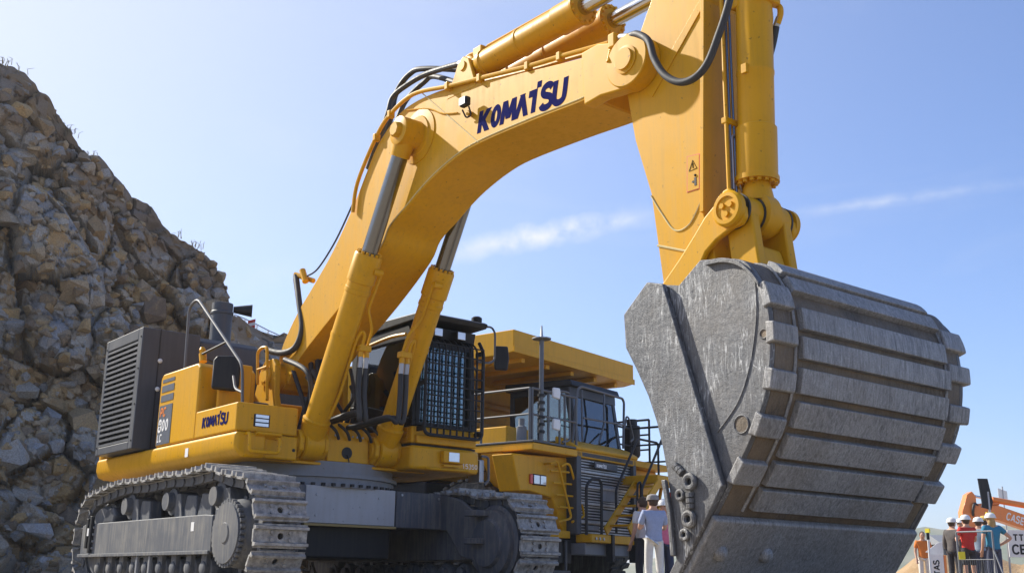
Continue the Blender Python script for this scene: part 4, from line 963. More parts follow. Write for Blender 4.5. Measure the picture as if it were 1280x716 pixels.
# rocker links and bucket link
PIN = px(910, 261, Y=-0.38); RP = (PIN.x, PIN.z)
rock = pxz([(897, 250), (903, 238), (910, 234), (918, 240), (922, 248), (930, 258), (931, 270), (926, 280), (914, 285), (895, 300), (882, 315), (872, 338), (862, 372), (835, 380), (826, 356), (848, 324), (866, 295), (880, 271)], -0.35)
for s in (-1, 1):
    MB().prism(rock, min(s * 0.29, s * 0.35), max(s * 0.29, s * 0.35)).build('rocker_link', 'yellow', EX, 0.02, 3, smooth=40)
    cap = MB().lathe(Vector((RP[0], s * 0.34, RP[1])), Vector((RP[0], s * 0.43, RP[1])), [(0, 0.155), (0.05, 0.155), (0.07, 0.135), (0.071, 0.105), (0.055, 0.10)], 32).build('pin_cap', 'yellow', EX)
    bt = MB()
    for k in range(3):
        w = 2 * math.pi * k / 3 + 0.5; hexbolt(bt, Vector((RP[0] + 0.05 * math.cos(w), s * 0.395, RP[1] + 0.05 * math.sin(w))), (0, s, 0), 0.026, 0.022)
    bt.build('cap_bolts', 'yellow', cap)
    MB().lathe(Vector((RP[0], s * 0.10, RP[1])), Vector((RP[0], s * 0.27, RP[1])), [(0, 0.15), (0.17, 0.15)], 32).build('link_sleeve', 'yellow', EX)
    MB().lathe(Vector((RP[0], s * 0.27, RP[1])), Vector((RP[0], s * 0.29, RP[1])), [(0, 0.155), (0.02, 0.155)], 32).build('dust_seal', 'rubber', EX)
    MB().lathe(Vector((RP[0], s * 0.086, RP[1])), Vector((RP[0], s * 0.10, RP[1])), [(0, 0.165), (0.014, 0.165)], 32).build('dust_seal', 'rubber', EX)
    MB().prism([(RP[0] - 0.14, RP[1]), (RP[0] + 0.145, RP[1] - 0.02), (RP[0] + 0.20, 2.75), (RP[0] + 0.28, 2.35), (RP[0] - 0.0, 2.30), (RP[0] - 0.08, 2.75)], min(s * 0.16, s * 0.265), max(s * 0.16, s * 0.265)).build('bucket_link', 'yellow', EX, 0.02)
MB().prism([(RP[0] - 0.05, 2.93), (RP[0] + 0.12, 2.92), (RP[0] + 0.17, 2.75), (RP[0] + 0.25, 2.35), (RP[0] + 0.0, 2.32), (RP[0] - 0.06, 2.75)], -0.15, 0.15).build('link_web', 'yellow', EX, 0.03)
# ================================================================== excavator: bucket
HB = 1.24
arc = pxz([(916, 323), (931.7, 327), (946, 346), (957, 370), (962, 400), (963.4, 433.7), (961, 465), (956, 495), (940, 544), (914, 599.4), (893, 641), (855, 716)], -HB)
arc = spl2(arc, 4)
last = arc[-1]; prev = arc[-5]
dx, dz = last[0] - prev[0], last[1] - prev[1]; L = math.hypot(dx, dz)
lip = (last[0] + dx / L * 0.42, last[1] + dz / L * 0.42)
arc_in = arc + [lip]
front = pxz([(814.5, 353.8), (785.4, 394.4), (788, 436), (801.8, 463.4), (816.3, 496), (827, 528.7), (834, 557.7), (839.9, 590), (847.6, 647), (852, 697)], -HB)
topp = pxz([(848.5, 356.5), (875, 325), (900.6, 323)], -HB)
# each side: plate, raised side cutter in front of the groove
BK = None
gr_ = pxz([(834.4, 356), (865, 458), (895.6, 560), (909.7, 606.8)], -HB)
def inset(P, d):
    out = []
    for i, (x, z) in enumerate(P):
        a, b_ = P[max(i - 1, 0)], P[min(i + 1, len(P) - 1)]
        tx, tz = b_[0] - a[0], b_[1] - a[1]; l = math.hypot(tx, tz); out.append((x - tz / l * -d * -1 if False else x + tz / l * d, z - tx / l * d))
    return out
skin_o = [topp[-1]] + arc_in
nrm = []
for i in range(len(skin_o)):
    a, b_ = skin_o[max(i - 1, 0)], skin_o[min(i + 1, len(skin_o) - 1)]
    tx, tz = b_[0] - a[0], b_[1] - a[1]; l = math.hypot(tx, tz); nrm.append((-tz / l, tx / l))
# outward normal points away from the bucket centre
cx_, cz_ = 7.9, 1.6
k = len(skin_o) // 2
sg = 1 if (skin_o[k][0] - cx_) * nrm[k][0] + (skin_o[k][1] - cz_) * nrm[k][1] > 0 else -1
nrm = [(a * sg, b_ * sg) for a, b_ in nrm]
skin_i = [(p[0] - n_[0] * 0.05, p[1] - n_[1] * 0.05) for p, n_ in zip(skin_o, nrm)]
BK = MB().prism(skin_o + skin_i[::-1], -HB + 0.052, HB - 0.052).build('bucket', 'bucket_skin', EX, 0.006, smooth=30)
side = [front[0]] + front[1:] + [(lip[0] + 0.02, lip[1] + 0.05)] + arc_in[::-1] + topp[::-1] + [gr_[0]]
for s in (-1, 1):
    y0, y1 = (-HB, -HB + 0.05) if s < 0 else (HB - 0.05, HB)
    sp = MB().prism(side, y0, y1).build('side_plate', 'bucket_steel', BK, 0.008, smooth=30)
    cut = front + [(lip[0] - 0.02, lip[1] + 0.08), (lip[0] + 0.10, lip[1] + 0.12)] + pxz([(893, 641)], -HB) + gr_[::-1]
    MB().prism(cut, min(s * (HB + 0.004), s * (HB + 0.055)), max(s * (HB + 0.004), s * (HB + 0.055))).build('side_cutter', 'bucket_steel', BK, 0.012)
    # curved reinforcing rim on the side plate
    rim = spl2(pxz([(884, 327), (905, 323), (925, 327), (941, 340), (951, 353)], -HB), 5)
    rim2 = [(x * 0.0 + x, z - 0.035) for x, z in rim]
    MB().prism(rim + rim2[::-1], min(s * (HB + 0.002), s * (HB + 0.030)), max(s * (HB + 0.002), s * (HB + 0.030))).build('side_rim', 'bucket_steel', BK, 0.008)
    ln = spl2(pxz([(944, 352), (945.5, 390), (942, 430), (934, 470), (921, 505), (897, 540)], -HB), 5)
    MB().tube([(x, s * (HB + 0.001), z) for x, z in ln], 0.007, 5).build('weld_seam', 'bucket_steel', BK)
    for (u, v, r_) in ((927, 530, 0.062), (955, 417, 0.032)):
        c_ = px(u, v, Y=-HB)
        MB().cyl((c_.x, s * (HB - 0.01), c_.z), (c_.x, s * (HB + 0.002), c_.z), r_, n=24).build('lifting_hole_disc', 'bucket_skin', BK)  # flat disc, no cut: its dark dirt colour paints the shade of a hole
        MB().tube([(c_.x + r_ * math.cos(w), s * (HB + 0.002), c_.z + r_ * math.sin(w)) for w in [2 * math.pi * k / 24 for k in range(24)]], 0.006, 5, closed=True).build('hole_rim', 'bucket_steel', BK)
    # bolted wear lugs near the lip
    ys = s * (HB + 0.055)
    for (u, v, r_) in ((864.5, 602, 0.060), (863.5, 648.5, 0.060), (852.5, 618.5, 0.042), (858, 668, 0.042)):
        c_ = px(u, v, Y=-HB - 0.055)
        tor = MB().tube([(c_.x + r_ * 0.72 * math.cos(w), ys + s * 0.02, c_.z + r_ * 0.72 * math.sin(w)) for w in [2 * math.pi * k / 20 for k in range(20)]], r_ * 0.36, 8, closed=True)
        tor.build('shroud_lug', 'bucket_steel', BK)
        MB().cyl((c_.x, ys - s * 0.01, c_.z), (c_.x, ys + s * 0.012, c_.z), r_ * 0.6, n=16).build('lug_bore_disc', 'black', BK)  # black disc paints the shade inside the ring
    for (u0, v0, u1, v1) in ((845, 581, 855, 592), (864, 615, 865, 636)):
        a, b_ = px(u0, v0, Y=-HB - 0.055), px(u1, v1, Y=-HB - 0.055); a.y = b_.y = ys + s * 0.015
        d_ = (b_ - a).normalized()
        for kk in range(3):
            c0 = a + (b_ - a) * (kk + 0.1) / 3; c1 = a + (b_ - a) * (kk + 0.9) / 3
            MB().cyl(c0, c1, 0.030, n=10).build('wedge_bolt', 'bucket_steel', BK)
    st_ = [px(841, 600, Y=-HB), px(848, 640, Y=-HB), px(853, 695, Y=-HB)]
    st_ = [(p.x, p.z) for p in st_]
    MB().prism([(x - 0.035, z) for x, z in st_] + [(x + 0.005, z) for x, z in st_[::-1]], min(ys, ys + s * 0.035), max(ys, ys + s * 0.035)).build('side_shroud', 'bucket_steel', BK, 0.01)

# arc-length helpers on the outer skin
LEN = [0]
for a, b_ in zip(skin_o, skin_o[1:]): LEN.append(LEN[-1] + math.hypot(b_[0] - a[0], b_[1] - a[1]))
def at(s):
    s = min(max(s, 0), LEN[-1] - 1e-6); i = max(j for j in range(len(LEN) - 1) if LEN[j] <= s)
    f_ = (s - LEN[i]) / max(LEN[i + 1] - LEN[i], 1e-9)
    L_ = lambda A_, B_: (A_[0] + (B_[0] - A_[0]) * f_, A_[1] + (B_[1] - A_[1]) * f_)
    return L_(skin_o[i], skin_o[i + 1]), L_(nrm[i], nrm[i + 1])
def s_of_z(z):
    best = min(range(400), key=lambda k: abs(at(LEN[-1] * k / 399)[0][1] - z) + (0 if k > 30 else 0)); return LEN[-1] * best / 399
def slab(s0, s1, y0, y1, h, base=-0.004, n=4, taper=0.015):
    P0, P1 = [], []
    for k in range(n + 1):
        p, q = at(s0 + (s1 - s0) * k / n); P0.append((p[0] + q[0] * base, p[1] + q[1] * base))
        tp = taper * (1 - 2 * k / n); p2, q2 = at(s0 + (s1 - s0) * k / n + tp * 1); P1.append((p2[0] + q2[0] * h, p2[1] + q2[1] * h))
    return MB().prism(P0 + P1[::-1], y0, y1)
# wear strips across the back: positions from the photograph's left ends
rows = [(978, 339, 986, 349), (984, 353, 993, 367), (1001, 385, 1003, 408), (1007, 420, 1007, 445), (1003, 460, 1000, 488), (993.5, 501, 988, 528), (980, 541, 972, 566), (960, 576, 950, 600), (943, 609, 934, 633)]
random.seed(3)
for i, (u0, v0, u1, v1) in enumerate(rows):
    a, b_ = px(u0, v0, Y=-0.94), px(u1, v1, Y=-0.94)
    s0, s1 = [min((abs(at(LEN[-1] * k / 300)[0][0] - p.x) + abs(at(LEN[-1] * k / 300)[0][1] - p.z), LEN[-1] * k / 300) for k in range(301))[1] for p in (a, b_)]
    if i == 0: s0, s1 = 0.18, 0.30
    if i == 1: s0, s1 = 0.36, 0.47
    if s1 - s0 < 0.10: s1 = s0 + 0.10
    s0, s1 = s0 - 0.012, s1 + 0.018
    slab(s0, s1, -0.925 + random.uniform(-0.015, 0.015), 0.965 + random.uniform(-0.02, 0.02), 0.050, taper=0.006).build('wear_strip', 'bucket_strip', BK, 0.007, 2)
# corner shrouds along both edges
for i, (u0, v0, u1, v1) in enumerate([(955, 352, 962, 383), (962, 400, 963, 430), (963, 458, 958, 488), (952, 515, 942, 545), (931, 572, 914, 604)]):
    a, b_ = px(u0, v0, Y=-HB), px(u1, v1, Y=-HB)
    s0, s1 = [min((abs(at(LEN[-1] * k / 300)[0][0] - p.x) + abs(at(LEN[-1] * k / 300)[0][1] - p.z), LEN[-1] * k / 300) for k in range(301))[1] for p in (a, b_)]
    for y0, y1 in ((-HB - 0.018, -0.985), (0.985, HB + 0.05)):
        slab(s0, s1, y0, y1, 0.046, -0.075 if False else -0.03).build('corner_shroud', 'bucket_strip', BK, 0.014, 3)
# edge beads beside the strips, heel plate towards the lip
for s in (-1, 1):
    pts = [at(LEN[-1] * (0.03 + 0.66 * k / 40)) for k in range(41)]
    MB().tube([(p[0] + q[0] * 0.004, s * 0.975, p[1] + q[1] * 0.004) for p, q in pts], 0.014, 6).build('edge_bead', 'bucket_strip', BK)
hp = px(912, 642.8, Y=-HB + 0.1)
sh = min((abs(at(LEN[-1] * k / 300)[0][0] - hp.x) + abs(at(LEN[-1] * k / 300)[0][1] - hp.z), LEN[-1] * k / 300) for k in range(301))[1]
slab(sh, LEN[-1], -HB - 0.02, HB + 0.02, 0.055, n=6).build('heel_plate', 'bucket_strip', BK, 0.02, 3)
for (u, v) in ((880, 701), (944, 713)):
    p = px(u, v, Y=-1.0); p, q = at(sh + 0.28)
    MB().sphere((p[0] + q[0] * 0.05, -1.05 if u < 900 else -0.55, p[1] + q[1] * 0.05), 0.06, 14, 8, (1, 1, 1)).build('plate_bolt', 'bucket_strip', BK)
# lip with teeth
lx, lz = lip
for k in range(5):
    y_ = -1.0 + 0.5 * k
    MB().prism([(lx + 0.10, lz + 0.10), (lx + 0.04, lz - 0.0), (lx - 0.16, lz - 0.12), (lx - 0.20, lz - 0.10), (lx - 0.02, lz + 0.16)], y_ - 0.08, y_ + 0.08).build('bucket_tooth', 'bucket_strip', BK, 0.02)
# ears that carry the pins
for y_ in (-0.42, 0.42):
    MB().prism([(7.10, 2.25), (7.2, 2.12), (8.35, 2.2), (8.42, 2.50), (8.05, 2.66), (7.75, 2.45), (7.3, 2.55), (7.12, 2.42)], y_ - 0.03, y_ + 0.03).build('bucket_ear', 'bucket_steel', BK, 0.02)
# ================================================================== dump truck behind the excavator
TH = R(13.4); TQ = 2.28
T_O = Vector((-3.25, 6.25, 0)) + Vector((-math.sin(TH), math.cos(TH), 0)) * TQ
TRM = Matrix.Translation(T_O) @ Matrix.Rotation(TH, 4, 'Z'); TRI = TRM.inverted()
TR = thing('dump_truck', 'yellow rigid dump truck with canopy over its cab, parked behind the excavator', 'dump truck', T_O, TH)
def tq(u, v, P=None, Q=None, Z=None):
    """pixel -> point in the truck's own frame (forward, left, up) on the plane forward=P, left=Q or up=Z"""
    o = TRI @ CAM; d = TRI.to_3x3() @ ray(u, v)
    t_ = (P - o.x) / d.x if P is not None else ((Q - o.y) / d.y if Q is not None else (Z - o.z) / d.z)
    return o + d * t_
def yz(lst, P): return [(lambda a: (a.y, a.z))(tq(u, v, P=P)) for u, v in lst]
# dump body
bd = MB().prism([(0.0, 4.60), (0.0, 5.05), (-2.4, 5.05), (-3.3, 4.9), (-9.2, 4.4), (-9.2, 4.25), (-3.4, 2.2), (-2.9, 2.3), (-2.45, 4.42), (-2.2, 4.56), (-0.25, 4.56)], -2.27, 2.27).build('dump_body', 'yellow', TR, 0.02)
MB().box(0.002, 0.03, -2.28, 2.28, 4.585, 4.71).build('canopy_lip', 'yellow', bd, 0.01)
for q in (-1.75, -0.9, 0.0, 0.9, 1.75): MB().box(-2.3, -0.15, q - 0.06, q + 0.06, 4.47, 4.565).build('canopy_rib', 'yellow', bd, 0.01)
for k in range(4):
    z = 2.6 + 0.45 * k
    MB().box(-2.86 + 0.105 * k + 0.02, -2.70 + 0.105 * k + 0.02, -2.1, 2.1, z, z + 0.12).build('front_wall_rib', 'yellow', bd, 0.02)
for s in (-1, 1):
    MB().prism([(-3.0, 3.2), (-3.2, 4.85), (-8.8, 4.45), (-8.8, 4.3), (-3.5, 2.4)], s * 2.30 - 0.03, s * 2.30 + 0.03).build('body_side', 'yellow', bd, 0.02)
    MB().prism([(-2.4, 4.5), (-0.9, 4.52), (-1.3, 4.30), (-2.5, 3.7)], s * 1.9 - 0.05, s * 1.9 + 0.05).build('canopy_gusset', 'yellow', bd, 0.02)
# chassis, wheels
ch = MB().box(-8.0, 0.3, -0.75, 0.75, 0.9, 1.5).build('chassis', 'black', TR, 0.03)
MB().box(-1.5, -0.9, -1.7, 1.7, 0.85, 1.25).build('front_axle', 'black', ch, 0.05)
MB().cyl((-6.2, -2.0, 1.08), (-6.2, 2.0, 1.08), 0.4, n=24).build('rear_axle', 'black', ch)
MB().box(-4.6, -2.5, -1.95, -0.8, 0.65, 2.2).build('fuel_tank', 'black', ch, 0.08, 3)
MB().box(-4.6, -2.5, 0.8, 1.95, 0.65, 2.2).build('hydraulic_tank', 'black', ch, 0.08, 3)
MB().box(-8.6, -6.0, -0.9, 0.9, 1.5, 2.6).build('body_hinge', 'black', ch, 0.08, 3)
def tyre(p, q, w=0.66, r=1.08):
    s = -1 if q < 0 else 1
    o = MB().lathe((p, q - w / 2, r), (p, q + w / 2, r), [(0.02, 0.55), (0.0, 0.66), (0.0, 0.90), (0.06, r - 0.07), (0.12, r - 0.045), (w - 0.12, r - 0.045), (w - 0.06, r - 0.07), (w, 0.90), (w, 0.66), (w - 0.02, 0.55)], 48).build('wheel', 'tyre', TR)
    mb = MB()
    for k in range(32):
        for sd in (-1, 1):
            a = 2 * math.pi * (k + (0.25 if sd > 0 else 0)) / 32
            c_, s_ = math.cos(a), math.sin(a); da = 0.055
            vs = []
            for rr in (r - 0.06, r + 0.0):
                for (ya, ang) in ((sd * 0.02, a - da), (sd * (w / 2 - 0.02), a - da + 0.05 * sd), (sd * (w / 2 - 0.02), a + da + 0.05 * sd), (sd * 0.02, a + da)):
                    vs.append((p + rr * math.cos(ang), q + ya, r + rr * math.sin(ang)))
            mb.add(vs, [(0, 1, 2, 3), (4, 5, 6, 7), (0, 1, 5, 4), (1, 2, 6, 5), (2, 3, 7, 6), (3, 0, 4, 7)])
    tr_ = mb.build('tyre_tread', 'tyre', o, 0.012); tr_['kind'] = 'stuff'
    MB().lathe((p, q + s * (w / 2 - 0.12), r), (p, q + s * (w / 2 - 0.02), r), [(0, 0.57), (0.08, 0.57), (0.10, 0.54), (0.06, 0.35), (0.1, 0.15)], 32).build('rim', 'yellow', o)
for s in (-1, 1):
    tyre(-1.15, s * 1.98); tyre(-6.2, s * 1.95); tyre(-6.2, s * 1.25)
# front deck and fenders
dk = MB().box(-2.2, 0.70, -2.55, 2.55, 2.60, 2.74).build('front_deck', 'yellow', TR, 0.02)
MB().box(-2.2, 0.715, -2.56, -0.55, 2.745, 2.785).build('deck_plate', 'dark_grey', dk, 0.01)
MB().box(-2.2, 0.3, 1.45, 2.56, 2.745, 2.785).build('deck_plate', 'dark_grey', dk, 0.01)
fe_ = yz([(640, 566), (720, 572), (722, 664), (704, 668), (697, 640), (690, 622), (662, 613), (650, 613)], 0.45)
z_hi = 2.598
fe_ = [(min(a, -1.05), min(b_, z_hi)) for a, b_ in fe_]
ff = MB().prism(fe_, -0.05, 0.45, 'x').build('front_fender', 'yellow', TR, 0.03, 3)
MB().prism([(-2.52, 2.598), (-1.2, 2.598), (-1.2, 1.9), (-1.95, 1.9), (-2.2, 2.1)], -0.62, -0.055, 'x').build('fender_skirt', 'yellow', ff, 0.03)
MB().prism([(1.15, 2.598), (2.5, 2.598), (2.3, 1.9), (1.9, 1.6), (1.15, 1.1)], -0.05, 0.42, 'x').build('front_fender', 'yellow', TR, 0.03)
a, b_ = tq(666, 593, P=0.452), tq(681, 606, P=0.452)
lp = MB().box(0.452, 0.475, a.y - 0.02, b_.y + 0.02, b_.z - 0.02, a.z + 0.02).build('headlamp', 'black', ff, 0.01)
m_ = (a.y + b_.y) / 2
for q0, q1 in ((a.y, m_ - 0.015), (m_ + 0.015, b_.y)): MB().box(0.476, 0.49, q0, q1, b_.z, a.z).build('lamp_lens', 'lens', lp, 0.01)
MB().box(0.452, 0.49, a.y - 0.12, a.y - 0.03, b_.z - 0.01, a.z + 0.01).build('marker_lamp', 'red', ff, 0.015)
# side ladder on the fender with looped rails
def ladder(pts_lo, pts_hi, P, mat='yellow', r=0.026):
    pass
for (lst) in (((689, 579), (694, 576), (697, 577), (714, 645), (712, 648), (698, 652)), ((703, 582), (707, 579), (712, 580), (729, 637), (730, 645), (715, 652))):
    q = [tq(u, v, P=0.62) for u, v in lst]
    MB().tube([Vector((0.46, q[0].y, q[0].z))] + fillet(q, 0.08), 0.024, 8).build('ladder_rail', 'yellow', ff)
for k in range(4):
    a, b_ = tq(688 + 3.6 * k, 588 + 15 * k, P=0.60), tq(711 + 3.4 * k, 590 + 15 * k, P=0.60)
    MB().tube([a, b_], 0.02, 8).build('ladder_rung', 'yellow', ff)
MB().box(0.3, 0.62, -1.62, -1.2, 1.02, 1.16).build('ladder_step', 'yellow', ff, 0.015)
MB().box(0.1, 0.55, -1.9, -1.06, 0.55, 1.0).build('step_box', 'black', TR, 0.02)
for q in (-1.85, -1.3): MB().box(0.56, 0.60, q - 0.03, q + 0.03, 0.42, 0.98).build('step_hanger', 'dark_grey', TR, 0.01)
MB().box(0.5, 0.66, -1.9, -1.25, 0.36, 0.42).build('low_step', 'dark_grey', TR, 0.01)
# grille
GQ0, GQ1, GZ0, GZ1, GP = -1.07, 1.15, 1.12, 2.71, 0.70
gr = MB().box(-0.4, GP - 0.12, GQ0, GQ1, GZ0, GZ1).build('grille', 'black', TR)
fm = MB().box(0.2, GP, GQ0 - 0.02, GQ0 + 0.15, GZ0 - 0.02, GZ1 + 0.02).box(0.2, GP, GQ1 - 0.10, GQ1 + 0.02, GZ0 - 0.02, GZ1 + 0.02)
fm.box(0.2, GP, GQ0 + 0.15, GQ1 - 0.10, GZ1 - 0.10, GZ1 + 0.02)
fm.build('grille_frame', 'dark_grey', gr, 0.02)
for k in range(26):
    z = GZ0 + 0.04 + (GZ1 - GZ0 - 0.18) * k / 25
    MB().box(GP - 0.115, GP - 0.085, GQ0 + 0.155, GQ1 - 0.105, z - 0.012, z + 0.012).build('grille_slat', 'steel', gr)
for z in (1.35, 1.72, 2.05, 2.34):
    MB().box(GP - 0.08, GP - 0.03, GQ0 + 0.155, GQ1 - 0.105, z - 0.025, z + 0.025).build('grille_bar', 'steel', gr, 0.008)
for (q0, q1, z0, z1) in ((-0.1, 0.55, 1.80, 2.12), (-0.1, 0.55, 1.42, 1.62), (-0.7, -0.2, 1.2, 1.3)):
    MB().box(GP - 0.078, GP - 0.06, q0, q1, z0, z1).build('cooler_panel', 'mid_grey', gr, 0.01)
bg_ = MB().box(GP - 0.02, GP + 0.012, -0.45, 0.40, 2.43, 2.56).build('name_badge', 'dark_grey', gr, 0.008)
letters('KOMatSU', (GP + 0.0125, -0.39, 2.455), (0, 1, 0), (0, 0, 1), 0.065, 0.34, 0.14, 0.004, 0.95).build('maker_name', 'white', bg_, smooth=0)
lpq = [tq(u, v, P=0.92) for u, v in ((733, 668), (733, 607), (738, 599), (748, 598), (752, 604), (752, 668))]
MB().tube(fillet(lpq, 0.1), 0.03, 8).build('grille_hoop', 'black', gr)
# nose cap and bumper
MB().prism([(0.2, 2.735), (GP + 0.02, 2.735), (GP + 0.03, 2.80), (0.50, 2.93), (0.2, 3.04)], -1.14, 1.22).build('nose_cap', 'yellow', TR, 0.03, 3)
MB().prism([(-0.3, 2.745), (GP - 0.05, 2.745), (0.45, 2.86), (-0.3, 3.0)], -1.14, -1.10).build('nose_side', 'yellow', TR)
bp = MB().box(GP - 0.1, GP + 0.28, -1.0, 1.12, 0.95, 1.115).build('bumper', 'yellow', TR, 0.025, 3)
MB().box(GP - 0.25, GP + 0.12, -0.98, 1.1, 0.72, 0.945).build('bumper_beam', 'mid_grey', bp, 0.02)
for q in (-0.25, 0.62): MB().box(GP + 0.15, GP + 0.31, q - 0.05, q + 0.05, 0.60, 1.13).build('bumper_step', 'black', bp, 0.015)
bt = MB()
for q in (-0.85, -0.72, -0.58): hexbolt(bt, (GP + 0.28, q, 1.03), (1, 0, 0), 0.03, 0.02)
bt.build('bumper_bolts', 'steel', bp)
# diagonal stair up to the left-hand landing
PS = 0.90
sa, sb = tq(757, 664, P=PS), tq(795, 604, P=PS)
for dp in (0.0, 0.55):
    d = (sb - sa).normalized(); n_ = Vector((0, -d.z, d.y)) * 0.085
    prof4 = [(sa.y - n_.y, sa.z - n_.z), (sa.y + n_.y, sa.z + n_.z), (sb.y + n_.y, sb.z + n_.z), (sb.y - n_.y, sb.z - n_.z)]
    st_ = MB().prism(prof4, PS + dp - 0.02, PS + dp + 0.02, 'x').build('stair_stringer', 'yellow', TR, 0.008)
for k in range(5):
    c_ = sa + (sb - sa) * (k + 0.6) / 5
    MB().box(PS + 0.021, PS + 0.529, c_.y - 0.02, c_.y + 0.24, c_.z - 0.02, c_.z + 0.02).build('stair_tread', 'yellow', TR, 0.006)
sb2 = tq(833, 590, P=PS)
MB().box(-0.2, PS + 0.55, sb.y - 0.05, sb.y + 1.1, sb.z - 0.02, sb.z + 0.16).build('landing', 'yellow', TR, 0.02)
for dp in (0.0, 0.5):
    q0 = Vector((PS + dp, sb.y + 1.05, sb.z)); MB().tube([q0, q0 + Vector((0, -0.35, -1.0))], 0.04, 8).build('landing_brace', 'yellow', TR)
# stair handrails
for dp in (-0.03, 0.58):
    q = [sa + Vector((dp, 0.45, 0.0)), sa + Vector((dp, 0.45, 0.85)), sb + Vector((dp, 0.15, 0.95)), sb + Vector((dp, 1.0, 0.95)), sb + Vector((dp, 1.0, 0.1))]
    MB().tube(fillet(q, 0.1), 0.026, 8).build('stair_handrail', 'black', TR)
    q = [tq(796, 660, P=PS + 0.2 + dp * 0.4), tq(797, 604, P=PS + 0.2 + dp * 0.4), tq(801, 602, P=PS + 0.2 + dp * 0.4), tq(801, 628, P=PS + 0.2 + dp * 0.4)]
    MB().tube(fillet(q, 0.05), 0.024, 8).build('stair_post', 'black', TR)
# landing railing
def railing(pts, z0, z1, name, mat='rail_grey', mids=1, r=0.026):
    top_ = MB().tube([Vector((p, q, z1)) for p, q in pts], r, 8).build(name, mat, TR)
    for k in range(mids):
        z = z0 + (z1 - z0) * (k + 1) / (mids + 1)
        MB().tube([Vector((p, q, z)) for p, q in pts], r * 0.8, 8).build('rail_bar', mat, top_)
    for p, q in pts: MB().tube([Vector((p, q, z0)), Vector((p, q, z1))], r, 8).build('rail_post', mat, top_)
    return top_
railing([(0.2, sb.y - 0.25), (0.2, sb.y + 0.35), (0.2, sb.y + 0.95), (PS + 0.4, sb.y + 1.0)], sb.z + 0.16, sb.z + 1.30, 'landing_railing', 'black', 2)
railing([(-1.0, 1.55), (-1.0, 2.1), (-1.0, 2.5), (0.25, 2.5)], 2.785, 3.80, 'deck_railing', 'black', 2)
MB().lathe((0.1, 2.0, 2.9), (0.1, 2.0, 3.75), [(0, 0.15), (0.05, 0.18), (0.7, 0.18), (0.72, 0.12), (0.85, 0.12)], 18).build('air_cleaner', 'black', TR)
# right-hand deck railing, with rail loops and reservoir
railing([(0.60, -2.45), (0.62, -1.95), (0.64, -1.42), (0.66, -1.05)], 2.785, 3.78, 'deck_railing', 'rail_grey', 1)
railing([(-1.9, -2.5), (-0.6, -2.5), (0.58, -2.5)], 2.785, 3.78, 'deck_railing', 'rail_grey', 1)
MB().tube(fillet([(0.64, -1.6, 2.79), (0.64, -1.6, 3.85), (0.64, -1.25, 3.85), (0.64, -1.25, 2.9), (0.64, -1.5, 2.85)], 0.08), 0.022, 8).build('rail_loop', 'rail_grey', TR)
MB().box(-1.2, -0.2, -2.2, -1.4, 2.79, 3.15).build('tool_locker', 'yellow', TR, 0.03)
MB().lathe((0.2, -2.25, 2.79), (0.2, -2.25, 3.25), [(0, 0.10), (0.3, 0.10), (0.32, 0.06), (0.46, 0.06)], 14).build('reservoir', 'mid_grey', TR)
# antenna mast
am = tq(676.3, 556, P=0.62)
mast = MB().tube([(0.62, am.y, 2.79), (0.62, am.y, 4.78)], 0.045, 10).build('antenna_mast', 'rail_grey', TR)
MB().lathe((0.62, am.y, 4.78), (0.62, am.y, 5.05), [(0, 0.19), (0.02, 0.19), (0.03, 0.05), (0.06, 0.03), (0.27, 0.015)], 16).build('antenna', 'steel', mast)
for k in range(6):
    z = 2.95 + 0.14 * k; MB().cyl((0.62, am.y, z), (0.62, am.y, z + 0.05), 0.075, n=12).build('mast_clamp', 'black', mast)
# cab
C0, C1, CPB, CPF = -0.62, 1.12, -1.35, 0.36
cab = MB().box(CPB, CPF + 0.02, C0, C1, 2.745, 2.98).build('cab', 'yellow', TR, 0.03)
for q in (C0, C1 - 0.05):
    f_ = MB()
    f_.prism([(CPB, 2.985), (CPB + 0.14, 2.985), (CPB + 0.10, 4.0), (CPB, 4.0)], q, q + 0.05)
    f_.prism([(CPF - 0.12, 2.985), (CPF, 2.985), (CPF - 0.16, 4.0), (CPF - 0.28, 4.0)], q, q + 0.05)
    f_.prism([(CPB, 4.0), (CPF - 0.16, 4.0), (CPF - 0.18, 4.12), (CPB, 4.12)], q, q + 0.05)
    f_.box(-0.62, -0.50, q, q + 0.05, 2.985, 4.0)
    sw = f_.build('cab_side', 'black', cab, 0.01)
    MB().box(CPB + 0.1, CPF - 0.16, q + 0.02, q + 0.03, 2.985, 4.0).build('side_window', 'glass', sw)
MB().prism([(CPF - 0.02, 2.985), (CPF - 0.01, 2.985), (CPF - 0.17, 4.0), (CPF - 0.18, 4.0)], C0 + 0.05, C1 - 0.05).build('windshield', 'glass', cab)
wfr = MB()
for q in (C0 + 0.05, C1 - 0.11): wfr.prism([(CPF - 0.03, 2.985), (CPF + 0.01, 2.985), (CPF - 0.15, 4.0), (CPF - 0.19, 4.0)], q, q + 0.06)
wfr.prism([(CPF - 0.19, 3.94), (CPF - 0.14, 3.94), (CPF - 0.15, 4.12), (CPF - 0.2, 4.12)], C0, C1)
wfr.build('windshield_frame', 'dark_grey', cab)
MB().prism([(CPB - 0.1, 4.125), (CPF - 0.05, 4.125), (CPF - 0.1, 4.26), (CPB - 0.1, 4.30)], C0 - 0.06, C1 + 0.06).build('cab_roof', 'black', cab, 0.03)
MB().box(CPB, CPB + 0.04, C0 + 0.05, C1 - 0.05, 2.985, 4.12).build('cab_back', 'black', cab)
MB().box(-0.9, -0.75, -0.2, 0.25, 3.0, 3.85).build('seat', 'seat_tan', cab, 0.04)
MB().box(-0.6, 0.15, -0.35, 0.6, 2.99, 3.15).build('dashboard', 'black', cab, 0.03)
